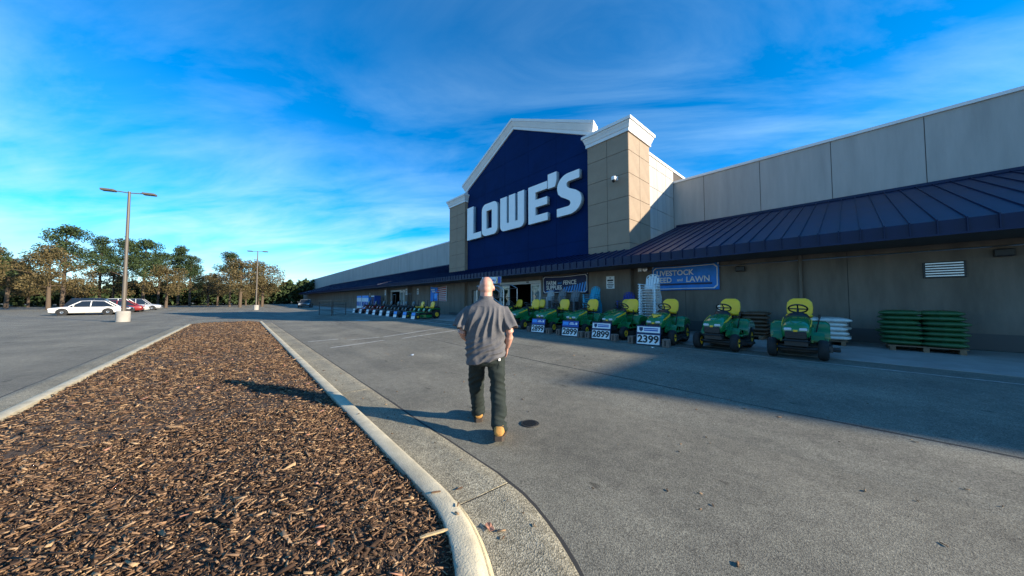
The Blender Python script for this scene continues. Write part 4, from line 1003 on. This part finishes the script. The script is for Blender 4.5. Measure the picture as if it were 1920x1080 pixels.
part('board', MB().cbox((0, 0, 0), (1.5, .04, .42), .006), 'sign_white', st)
part('blue_end', MB().box((.62, -.024, 0), (.24, .006, .40)), 'sign_blue', st); part('swoosh', MB().prism([(.36, -.18), (.46, -.18), (.50, 0), (.46, .18), (.40, .18), (.43, 0)], -.03, -.022), 'sign_yellow', st)
me = text_mesh('Community', .19, .002, .004); me.transform(Matrix.Translation((-.12, -.026, 0))); link('lettering', me, 'sign_blue', st)
part('suspension_rod', MB().tube((-.6, 0, .21), (-.6, 0, .30), .012), 'dark_metal', st); part('suspension_rod', MB().tube((.6, 0, .21), (.6, 0, .30), .012), 'dark_metal', st)
def leaf_cloud(n, rx, ry, rz_, cz, ls, shape='ball', seed=0, asp=.45):
    g = np.random.default_rng(seed); v = []; f = []
    cl = g.normal(0, 1, (max(6, n//60), 3)); cl /= np.linalg.norm(cl, axis=1)[:, None]; cl *= g.uniform(.35, 1, (len(cl), 1))
    for i in range(n):
        c = cl[g.integers(len(cl))] + g.normal(0, .20, 3)
        if shape == 'cone':
            h = (c[2]+1.1)/2.2; c[:2] *= max(.06, 1.05-h)*1.1
        p = np.array([c[0]*rx, c[1]*ry, cz+c[2]*rz_])
        d = g.normal(0, 1, 3); d /= np.linalg.norm(d); e = np.cross(d, g.normal(0, 1, 3)); e /= np.linalg.norm(e)
        a = d*ls*g.uniform(.6, 1.3); b = e*ls*asp
        k = len(v); v += [tuple(p-a), tuple(p+b), tuple(p+a), tuple(p-b)]; f.append((k, k+1, k+2, k+3))
    m = MB(); m.v = v; m.f = f; return m
plantm = [leaf_cloud(260, .17, .17, .17, .30, .05, seed=s) for s in range(2)]
pm = [p.mesh('foliage') for p in plantm]
for p in pm: p.materials.append(M['holly'])
potm = MB().lathe([(0, .08), (.0, .085), (.16, .11), (.17, .10), (.15, .09)], (0, 0, 0), 'Z', 12).mesh('pot', 40); potm.materials.append(M['pot'])
k = 0
for sh, z in (('lowest', .50), ('middle', 1.0), ('top', 1.5)):
    for j, x in enumerate((-1.4, -.95, -.5, -.05, .4, .8)):
        nm = ['first', 'second', 'third', 'fourth', 'fifth', 'sixth'][j]
        t = thing('potted_plant', 'small dark green potted plant, %s from the left on the %s rack shelf' % (nm, sh), 'plant', (-15.0+x, 12.15+.15*(-1)**j+.1, AP+z+.02 - .014), random.uniform(0, 6), 'potted plants on the display rack')
        link('foliage', pm[k % 2], None, t); link('pot', potm, None, t); k += 1

# ------------------------------------------------------------------ far left: cylinder cages, drinks cabinet, cart bay
def cage(x, y, w, label, col):
    t = thing('gas_cylinder_cage', label, 'cage', (x, y, AP+.006), 0, 'cylinder cages by the far doors')
    part('cabinet', MB().cbox((0, 0, .85), (w, .75, 1.66), .02), col, t)
    for k in range(int(w/.7)):
        xx = -w/2+.35+.7*k
        d = part('door', MB().cbox((xx, -.385, .95), (.62, .02, 1.3), .006), 'sign_white', t); part('door_picture', MB().cbox((xx, -.40, .80), (.42, .012, .62), .03), 'sign_blue', d)
    part('top_board', MB().cbox((0, -.37, 1.78), (w, .03, .30), .006), 'sign_sky', t)
cage(-44.4, 13.2, 2.8, 'light blue and white cylinder exchange cage by the far doors', 'sign_sky'); cage(-47.6, 13.3, 2.1, 'smaller pale cylinder cage left of the blue one', 'sign_white')
t = thing('drinks_cabinet', 'dark blue upright drinks cabinet between cylinder cage and far doors', 'cabinet', (-41.5, 13.3, AP+.006))
part('body', MB().cbox((0, 0, .95), (1.3, .8, 1.9), .03), 'sign_blue', t); part('front_panel', MB().cbox((0, -.41, 1.1), (1.1, .02, 1.3), .01), 'sign_navy', t); part('white_header', MB().cbox((0, -.41, 1.82), (1.2, .02, .14), .005), 'sign_white', t)  # body, navy front and a plain white header panel
t = thing('cart_corral', 'low steel cart corral with brown roof board at the left edge', 'cart corral', (-32.5, 6.6, gh(6.6)), R(10))
for x in (-1.6, 1.2):
    for y in (-.6, .6): part('post', MB().tube((x, y, 0), (x, y, 1.2), .035), 'dark_metal', t)
for y in (-.6, .6): part('rail', MB().tube((-1.6, y, 1.0), (1.2, y, 1.0), .03).tube((-1.6, y, .5), (1.2, y, .5), .03), 'dark_metal', t)
part('roof_board', MB().cbox((-.2, 0, 1.32), (3.0, 1.4, .08), .02), 'wood', t)

# ------------------------------------------------------------------ trees, lamps on the far side of the car park
def crown(n, lobes, ls, seed, asp):
    """leaf faces spread over the shells of several uneven lobes"""
    g = np.random.default_rng(seed); L_ = np.array(lobes); wgt = L_[:, 3]**2; wgt /= wgt.sum()
    idx = g.choice(len(L_), n, p=wgt); d = g.normal(0, 1, (n, 3)); d /= np.linalg.norm(d, axis=1)[:, None]
    rad = L_[idx, 3:4]*(g.random((n, 1))**.35)*(1+.22*np.sin(d[:, :1]*7+idx[:, None])*np.cos(d[:, 2:]*9))
    p = L_[idx, :3]+d*rad*np.array([1, 1, .78])
    a = g.normal(0, 1, (n, 3)); a /= np.linalg.norm(a, axis=1)[:, None]; e = np.cross(a, g.normal(0, 1, (n, 3))); e /= np.linalg.norm(e, axis=1)[:, None]
    a *= ls*g.uniform(.5, 1.2, (n, 1)); e *= ls*asp
    V = np.stack([p-a, p+e, p+a, p-e], 1).reshape(-1, 3); F_ = np.arange(4*n).reshape(n, 4)
    me = bpy.data.meshes.new('crown'); me.from_pydata(V.tolist(), [], F_.tolist()); me.update(); return me
TM = {}
for kd in ('pine', 'oak'):
    for s in (1, 2, 3):
        g = np.random.default_rng(s*7+len(kd)); lob = []; ends = []
        h_ = 13.0 if kd == 'pine' else 9.5
        tr = MB().tube((0, 0, -.1), (.12, .05, h_*.5), .26, .17, 9); tr.tube((.12, .05, h_*.5), (-.1, .1, h_*.9), .17, .05, 8)
        for k in range(15 if kd == 'pine' else 13):
            f = (.50+.46*k/14) if kd == 'pine' else (.34+.52*k/12); a = k*2.4+g.uniform(-.5, .5)
            reach = (2.6*(1.12-f)/.6+.4 if kd == 'pine' else 3.4*math.sin(math.pi*min(1, (f-.2)/.72))+.4)*g.uniform(.55, 1.15)
            ex = (math.cos(a)*reach, math.sin(a)*reach, h_*f+g.uniform(-.2, .6)); tr.tube((.05, .05, h_*f*.86), ex, .07, .015, 5)
            lob.append((*ex, g.uniform(.75, 1.35) if kd == 'pine' else g.uniform(1.0, 1.75))); lob.append((ex[0]*.45, ex[1]*.45, ex[2]+.2, g.uniform(.7, 1.2)))
        me = crown(5200, lob, .20 if kd == 'pine' else .19, s, .38); me.materials.append(M['pine' if kd == 'pine' else 'oak'])
        tm = tr.mesh('trunk', 60); tm.materials.append(M['bark']); TM[(kd, s)] = (me, tm)
ORD = ['first', 'second', 'third', 'fourth', 'fifth', 'sixth', 'seventh', 'eighth', 'ninth', 'tenth', 'eleventh', 'twelfth', 'thirteenth', 'fourteenth', 'fifteenth', 'sixteenth', 'seventeenth', 'eighteenth', 'nineteenth', 'twentieth', 'twenty-first', 'twenty-second']
for i in range(22):
    ang = R(48.2+61-i*1.05+random.uniform(-.4, .4)); d = random.uniform(85, 125)
    kd = 'pine' if random.random() < .6 else 'oak'; s = random.choice((1, 2, 3))
    t = thing('pine_tree' if kd == 'pine' else 'oak_tree', '%s tree from the left end of the tree line, %s' % (ORD[i], 'tall dark pine' if kd == 'pine' else 'rounded brownish oak'), 'tree', (-math.sin(ang)*d, math.cos(ang)*d, 0), random.uniform(0, 6), 'trees beyond the car park')
    link('crown', TM[(kd, s)][0], None, t); link('trunk', TM[(kd, s)][1], None, t); sc = random.uniform(.75, 1.2); t.scale = (sc, sc, sc*random.uniform(.85, 1.1))
def wood(n, seed):
    g = np.random.default_rng(seed); a = g.uniform(79, 118, n)
    A = np.linspace(76, 125, 300); T = np.array([7.5+4.5*noise.noise((q*.35, 3.3, 0))+2.2*noise.noise((q*1.5, 1, 0))+.8*noise.noise((q*4, 7, 0)) for q in A])
    top = np.interp(a, A, T); z = top*g.random(n)**.6; rad = g.uniform(130, 165, n); ar = np.radians(a)
    p = np.stack([-np.sin(ar)*rad, np.cos(ar)*rad, z], 1)
    d = g.normal(0, 1, (n, 3)); d /= np.linalg.norm(d, axis=1)[:, None]; e = np.cross(d, g.normal(0, 1, (n, 3))); e /= np.linalg.norm(e, axis=1)[:, None]
    d *= g.uniform(.3, .8, (n, 1)); e *= .35
    V = np.stack([p-d, p+e, p+d, p-e], 1).reshape(-1, 3)
    me = bpy.data.meshes.new('distant_wood'); me.from_pydata(V.tolist(), [], np.arange(4*n).reshape(n, 4).tolist()); return me
w_ = link('distant_wood', wood(52000, 4), 'pine'); w_['kind'] = 'stuff'; w_['label'] = 'distant dark wood closing off the far side of the car park'
# parked cars in the bays
for nme, c in dict(silver=(.42, .43, .45), white=(.72, .72, .70), black=(.015, .015, .018), red=(.22, .015, .015), blue=(.02, .05, .14), grey=(.10, .105, .11)).items(): mat('car_'+nme, c, .28, metal=.35 if nme in ('silver', 'grey', 'blue') else 0, coat=.6)
mat('car_glass', (.012, .015, .018), .06, spec=.8); mat('tail_lamp', (.30, .01, .01), .2)
def car(suv):
    t = link('parked_car', None); H_ = 1.72 if suv else 1.46; bl = .95 if suv else .88
    st_ = [(-2.25, .62, .34, .62), (-2.18, .80, .24, .74), (-1.9, .88, .20, bl-.10), (-1.2, .91, .18, bl), (0, .92, .18, bl+.03), (1.3, .91, .18, bl+.04), (1.95, .88, .20, bl+.02), (2.2, .82, .26, bl-.08), (2.28, .66, .36, bl-.2)]
    body = part('body', MB().loft(srings([(y, hw, z0, z1, 4.5) for y, hw, z0, z1 in st_], 28)), 'car_silver', t, 45)
    gh_ = [(-1.05, .80, bl-.02), (-.35, .68, H_-.06), (.3, .66, H_-.03), (1.1 if not suv else 1.7, .64, H_-.06), (1.75 if not suv else 2.1, .74, bl)]
    rings = [[(-.84, y, bl-.05), (.84, y, bl-.05), (hw, y, z), (-hw, y, z)] for y, hw, z in gh_]
    gl = part('greenhouse', MB().loft(rings), 'car_glass', t, 20)
    part('roof', MB().loft([[(-hw, y, z+.004), (hw, y, z+.004), (hw*.9, y, z+.045), (-hw*.9, y, z+.045)] for y, hw, z in gh_[1:4]]), 'car_silver', t, 40)
    for s in (-1, 1):
        for a_, b_ in (((gh_[0]), (gh_[1])), ((gh_[4]), (gh_[3]))): part('pillar', MB().tube((s*a_[1]*1.0, a_[0], a_[2]), (s*b_[1], b_[0], b_[2]), .05, .04, 6), 'car_silver', t)
        part('pillar', MB().tube((s*.82, .25, bl), (s*.665, .28, H_-.04), .04, .035, 6), 'car_silver', t)
        part('headlight', MB().cbox((s*.62, -2.17, .62), (.34, .12, .15), .04), 'lamp_glass', t); part('tail_light', MB().cbox((s*.70, 2.2, .74), (.24, .1, .18), .03), 'tail_lamp', t)
        part('mirror', MB().cbox((s*1.0, -.72, bl+.07), (.2, .1, .14), .03), 'car_silver', t)
        for y in (-1.38, 1.36):
            part('wheel_arch', MB().lathe([(-.02, .37), (.02, .37)], (s*.905, y, .34), 'X', 20), 'black_plastic', t); wheel(t, s*.83, y, .33, .22, 'steel')
    part('grille', MB().cbox((0, -2.235, .56), (.75, .06, .14), .02), 'black_plastic', t); part('number_plate', MB().cbox((0, 2.275, .60), (.32, .02, .16), .005), 'sign_white', t)
    return t
cp = {True: car(True), False: car(False)}; used_ = set()
for x, y, suv, col, rot, lab in ((-72.0, -11.2, True, 'silver', 180, 'silver estate car parked farthest in the left bays'), (-52.1, -11.4, False, 'white', 0, 'white saloon parked beside the black estate car'), (-54.9, -11.3, True, 'black', 180, 'black estate car parked in the left bays'),
                                 (-60.3, -11.3, False, 'red', 0, 'dark red saloon parked in the left bays'), (-63.1, -11.2, True, 'white', 180, 'white estate car next to the dark red saloon'), (-66, 9, False, 'grey', 75, 'dark grey saloon standing far off near the left wing')):
    o = copy_tree(cp[suv], None, {'car_silver': 'car_'+col} if col != 'silver' else None) if (suv in used_ or col != 'silver') else cp[suv]
    if o is cp[suv]: used_.add(suv)
    o.location = (x, y, gh(y)); o.rotation_euler = (0, 0, R(rot)); tag(o, lab, 'car', 'cars parked across the car park')
for o in list(cp.values()):
    if 'label' not in o:
        for q in list(o.children_recursive): bpy.data.objects.remove(q)
        bpy.data.objects.remove(o)
def lamp(x, y, label):
    t = thing('car_park_lamp', label, 'lamp post', (x, y, 0), random.uniform(0, 3), 'car park lamp posts')
    part('base', MB().lathe([(0, .34), (.7, .34), (.75, .30)], (0, 0, 0), 'Z', 14), 'concrete', t, 40)
    part('pole', MB().tube((0, 0, .74), (0, 0, 9.2), .11, .07, 10), 'pole', t, 40)
    for s in (-1, 1): part('arm', MB().tube((0, 0, 9.1), (s*.7, 0, 9.15), .035), 'pole', t); part('lamp_head', MB().cbox((s*1.0, 0, 9.15), (.65, .40, .14), .03), 'pole', t)
lamp(-34, -6, 'nearest dark brown car park lamp post with twin heads at the left'); lamp(-62, 2, 'farther dark brown lamp post with twin heads near the tree line')

# ------------------------------------------------------------------ the walking man
def remesh(mb_, voxel, smooth_it=4, name='body'):
    me = mb_.mesh(name); o = bpy.data.objects.new('tmp', me); C.objects.link(o)
    r_ = o.modifiers.new('r', 'REMESH'); r_.mode = 'VOXEL'; r_.voxel_size = voxel; r_.use_smooth_shade = True
    s_ = o.modifiers.new('s', 'SMOOTH'); s_.iterations = smooth_it; s_.factor = .5
    out = bpy.data.meshes.new_from_object(o.evaluated_get(bpy.context.evaluated_depsgraph_get())); out.name = name
    bpy.data.objects.remove(o); bpy.data.meshes.remove(me)
    for p in out.polygons: p.use_smooth = True
    return out
def limb(m, pts, radii, n=14, flat=1.0):
    """closed tapering tube through points (rings square to the path), rounded ends"""
    pts = [Vector(p) for p in pts]; rings = []
    for i, p in enumerate(pts):
        a = pts[max(0, i-1)]; b = pts[min(len(pts)-1, i+1)]; q = (b-a).normalized().to_track_quat('Z', 'Y')
        rings.append([p + q @ Vector((radii[i]*math.cos(2*math.pi*k/n), radii[i]*flat*math.sin(2*math.pi*k/n), 0)) for k in range(n)])
    return m.loft(rings)
def ellip(m, c, r, n=18, mtx=None):
    rings = []
    for i in range(1, n//2):
        ph = math.pi*i/(n//2); rings.append([Vector((r[0]*math.sin(ph)*math.cos(2*math.pi*k/n), r[1]*math.sin(ph)*math.sin(2*math.pi*k/n), -r[2]*math.cos(ph))) for k in range(n)])
    rings = [[(mtx @ p if mtx else p)+Vector(c) for p in rg] for rg in rings]
    return m.loft(rings)
def oval(cx, cy, z, rx, ry, n=26, pw=2.3, tilt=0.0):
    o = []
    for k in range(n):
        t = 2*math.pi*k/n; c, s = math.cos(t), math.sin(t); x = rx*math.copysign(abs(c)**(2/pw), c)
        o.append((cx+x, cy+ry*math.copysign(abs(s)**(2/pw), s), z+tilt*x))
    return o
man = thing('person', 'bald person in grey short sleeved shirt, dark trousers and tan boots walking towards the store', 'person', (-2.83, 2.13, 0), R(50))
# joints (x right, y forward, z up)
HIPL, HIPR = (-.10, .0, .92), (.11, -.01, .92)
KNL, ANL = (-.125, .20, .52), (-.118, .375, .10)
KNR, ANR = (.135, -.03, .50), (.155, -.20, .12)
SHL, ELL, WRL = (-.19, .0, 1.385), (-.275, -.04, 1.14), (-.20, .19, 1.0)
SHR, ELR, WRR = (.19, .0, 1.385), (.272, -.05, 1.135), (.245, .06, .955)
m = MB()
ellip(m, (0.0, .035, 1.665), (.082, .102, .112)); ellip(m, (0, .085, 1.605), (.062, .065, .075)); ellip(m, (0, .005, 1.625), (.070, .075, .07))
limb(m, [(0, -.01, 1.42), (0, -.005, 1.52), (0, .015, 1.60)], [.085, .070, .070])
ellip(m, (0, .14, 1.645), (.014, .022, .024)); ellip(m, (0, .14, 1.595), (.026, .014, .010)); ellip(m, (0, .125, 1.555), (.03, .03, .022))
for s in (-1, 1): ellip(m, (s*.030, .118, 1.672), (.017, .014, .008)); ellip(m, (s*.031, .124, 1.695), (.024, .012, .007))
for s in (-1, 1): ellip(m, (s*.086, .035, 1.640), (.011, .020, .033), 14, Matrix.Rotation(s*R(18), 3, 'Z'))
m.loft([oval(0, 0, z, rx, ry) for z, rx, ry in ((.86, .15, .10), (.98, .165, .115), (1.15, .165, .115), (1.32, .18, .11), (1.42, .16, .09), (1.47, .08, .07))])
def arm(sh, el, wr, rs=1.0):
    sh, el, wr = Vector(sh), Vector(el), Vector(wr)
    limb(m, [sh, sh.lerp(el, .5), el, el.lerp(wr, .3), el.lerp(wr, .65), wr], [.055, .054, .047, .050, .042, .030])
arm(SHL, ELL, WRL); arm(SHR, ELR, WRR)
for h_, k_, a_ in ((HIPL, KNL, ANL), (HIPR, KNR, ANR)):
    h_, k_, a_ = Vector(h_), Vector(k_), Vector(a_); limb(m, [h_, h_.lerp(k_, .5), k_, k_.lerp(a_, .35), a_], [.085, .075, .055, .055, .035])
def hand(wr, d, across, palm, thumb_dir, curl):
    """wr wrist, d direction to the knuckles, across towards the thumb side, palm normal the fingers curl to"""
    wr, d, ac, pn = Vector(wr), Vector(d).normalized(), Vector(across).normalized(), Vector(palm).normalized()
    ring = []
    for s, w, t in ((-.01, .027, .020), (.03, .036, .017), (.075, .042, .015), (.092, .040, .012)):
        ring.append([wr+d*s+ac*(w*math.cos(2*math.pi*k/12))+pn*(t*math.sin(2*math.pi*k/12)) for k in range(12)])
    m.loft(ring)
    for j, (off, L_) in enumerate(((.031, .070), (.0105, .080), (-.0105, .074), (-.030, .058))):
        p = wr+d*.088+ac*off; pts_ = [p-d*.015, p]; dd = d.copy()
        for seg, f in enumerate((.44, .32, .26)):
            dd = (Matrix.Rotation(curl*(.6+.3*seg), 3, ac) @ dd).normalized(); p = p+dd*L_*f; pts_.append(p)
        limb(m, pts_, [.0098, .0095, .0088, .0080, .0062], 8)
    td = (d*.75+ac*.7+pn*.25).normalized(); p = wr+d*.022+ac*.026
    limb(m, [p, p+td*.035, p+td*.062+d*.006, p+td*.072+d*.026], [.013, .0115, .0095, .007], 8)
hand(WRR, (-.10, .42, -.9), (0, .9, .42), (-1, 0, .1), 1, .35)
hand(WRL, (.55, .65, -.5), (.2, .5, .85), (.6, -.6, 0), 1, .35)
body = link('body', remesh(m, .0065, 3), 'skin', man)
# shirt: torso and two sleeves as one cloth, then folds
m = MB()
m.loft([oval(cx, cy, z, rx, ry, pw=2.6, tilt=tl) for cx, cy, z, rx, ry, tl in ((-.005, -.005, .81, .214, .152, .20), (-.005, -.005, .845, .220, .154, .17), (-.005, 0, .95, .226, .158, .06), (0, 0, 1.06, .224, .158, 0), (0, -.005, 1.18, .226, .155, 0), (0, -.01, 1.30, .232, .148, 0), (0, -.01, 1.385, .226, .128, 0), (0, -.01, 1.435, .190, .108, 0), (0, -.005, 1.475, .125, .088, 0), (0, .0, 1.505, .086, .080, 0))])
m.loft([oval(0, .005, z, r1_, r2_, pw=2) for z, r1_, r2_ in ((1.47, .088, .084), (1.515, .086, .085), (1.548, .082, .084), (1.552, .070, .070))])
for sh, el, s in ((SHL, ELL, -1), (SHR, ELR, 1)):
    sh, el = Vector(sh), Vector(el); a = sh+Vector((-s*.10, 0, .02)); e = el+Vector((s*.012, 0, .045))
    limb(m, [a, sh+Vector((s*.012, 0, -.015)), sh.lerp(e, .35)+Vector((s*.012, 0, 0)), sh.lerp(e, .7)+Vector((s*.012, 0, 0)), e, e+(e-sh).normalized()*.012], [.050, .070, .084, .089, .094, .088], 18)
sh_me = remesh(m, .0075, 6, 'shirt')
def fold(co):
    x, y, z = co
    u = (z-1.02)*.80+(x)*.62; f = 0
    back = 1.0 if y < .02 else .45
    # diagonal drag folds across the lower back, from right hip up to the left ribs
    nz_ = noise.noise((x*5, y*5, z*5))
    wlow = math.exp(-((z-.93)/.13)**2)
    ph = math.sin((z-x*.60)*44+2.4*nz_); f += .012*wlow*back*(1-2*abs(ph))
    wd = math.exp(-(((z-1.09)-x*.9)/.05)**2)*math.exp(-((x)/.14)**2); f -= .007*wd*back
    wmid = math.exp(-((z-1.22)/.17)**2)
    ph = math.sin(x*40+(z-1.2)*9*x*6+3.0*noise.noise((x*4+3, y*4, z*2.5))); f += .012*wmid*(1-2*abs(ph))
    f += .014*noise.noise((x*9, y*9, z*5.0+7))+.004*noise.noise((x*20, y*20, z*13))
    return f*(.3 if z > 1.43 else 1)
sn_ = [v.normal.copy() for v in sh_me.vertices]
for v, nrm in zip(sh_me.vertices, sn_): v.co = v.co + nrm*fold(v.co)
sh_me.update(); shirt = link('shirt', sh_me, 'shirt', man)
# trousers
m = MB()
m.loft([oval(.005, -.005, z, rx, ry, pw=2.5) for z, rx, ry in ((.76, .150, .105), (.80, .188, .135), (.86, .194, .134), (.93, .190, .128), (.99, .176, .115))])
for hp, kn, an, s in ((HIPL, KNL, ANL, -1), (HIPR, KNR, ANR, 1)):
    h_, k_, a_ = Vector(hp), Vector(kn), Vector(an); dn_ = (a_-k_).normalized(); hb_ = Vector((0, -.035, -.01)) if s > 0 else Vector((0, -.012, .028))
    limb(m, [h_+Vector((-.0, 0, .0)), h_.lerp(k_, .3), h_.lerp(k_, .65), k_, k_.lerp(a_, .4), k_.lerp(a_, .8), a_+dn_*(-.05 if s > 0 else .0)+hb_*.6, a_+dn_*(.004 if s > 0 else .045)+hb_], [.094, .102, .095, .086, .083, .080, .083, .082], 18)
tr_me = remesh(m, .0095, 5, 'trousers')
tn_ = [v.normal.copy() for v in tr_me.vertices]
for v, nrm in zip(tr_me.vertices, tn_):
    x, y, z = v.co
    ker = .45+math.exp(-((z-.52)/.13)**2)+.9*math.exp(-((z-.18)/.10)**2)
    sl_ = z+.35*x*math.copysign(1, x)+.3*y
    rn = noise.noise((x*5+2, y*5, sl_*15)); r2_ = noise.noise((x*9, y*9, sl_*7+5))
    v.co = v.co + nrm*(.018*ker*(.45-abs(rn)*1.6)+.014*r2_)
tr_me.update(); tro = link('trousers', tr_me, 'trousers', man)
co_ = np.array([v.co for v in tr_me.vertices])
def seat_y(x, z):
    k_ = np.where((np.abs(co_[:, 0]-x) < .018) & (np.abs(co_[:, 2]-z) < .018))[0]
    return co_[k_, 1].min() if len(k_) else -.13
def on_seat(P_): return [(x, seat_y(x, z)-.001, z) for x, z in P_]
for s in (-1, 1): part('pocket_seam', MB().path(on_seat([(s*.055, .84), (s*.058, .80), (s*.06, .74), (s*.10, .72), (s*.145, .74), (s*.15, .80), (s*.15, .84)]), .002, 5), 'trousers', tro)
yy_ = seat_y(.155, .845)
part('label_patch', MB().cbox((.155, yy_-.002, .845), (.026, .008, .034), .002, Matrix.Rotation(R(38), 3, 'Z')), 'sign_white', tro)
def boot(an, pitch, rz):
    b = link('boot', None, None, man, an); b.rotation_euler = (pitch, 0, rz); b.scale = (1.22, 1.15, 1.12)
    # local: ankle at origin, heel -y, toe +y, sole at z = -.10
    r_ = [(-.082, -.098, -.050, .026), (-.072, -.102, -.018, .040), (-.035, -.102, .004, .046), (.02, -.102, .020, .048), (.06, -.100, .000, .048), (.11, -.100, -.020, .050), (.165, -.098, -.030, .050), (.20, -.096, -.045, .040), (.218, -.09, -.062, .022)]
    rings = []
    for y, z0, z1, hw in r_:
        ring = []
        for k in range(16):
            t = 2*math.pi*k/16; c, s = math.cos(t), math.sin(t); ring.append((hw*math.copysign(abs(c)**.8, c), y, (z0+z1)/2+(z1-z0)/2*math.copysign(abs(s)**.75, s)))
        rings.append(ring)
    mm_ = MB(); mm_.loft(rings); limb(mm_, [(0, .0, -.05), (0, .014, -.01), (0, .03, .03)], [.040, .036, .030], 16)
    part('upper', mm_, 'boot', b, 60)
    sole = [(-.086, .028), (-.05, .046), (.02, .043), (.10, .052), (.17, .052), (.21, .036), (.226, .015)]
    poly = [(w, y) for y, w in sole]+[(-w, y) for y, w in reversed(sole)]
    part('sole', MB().prismz(poly, -.125, -.098), 'sole', b); part('heel', MB().prismz([(-.028, -.088), (.028, -.088), (.046, -.05), (.044, .005), (-.044, .005), (-.046, -.05)], -.140, -.123), 'sole', b)
    return b
boot((ANL[0], ANL[1]+.005, .157), 0.0, R(12)); boot((ANR[0]+.005, ANR[1]-.012, .180), R(-14), R(-5))
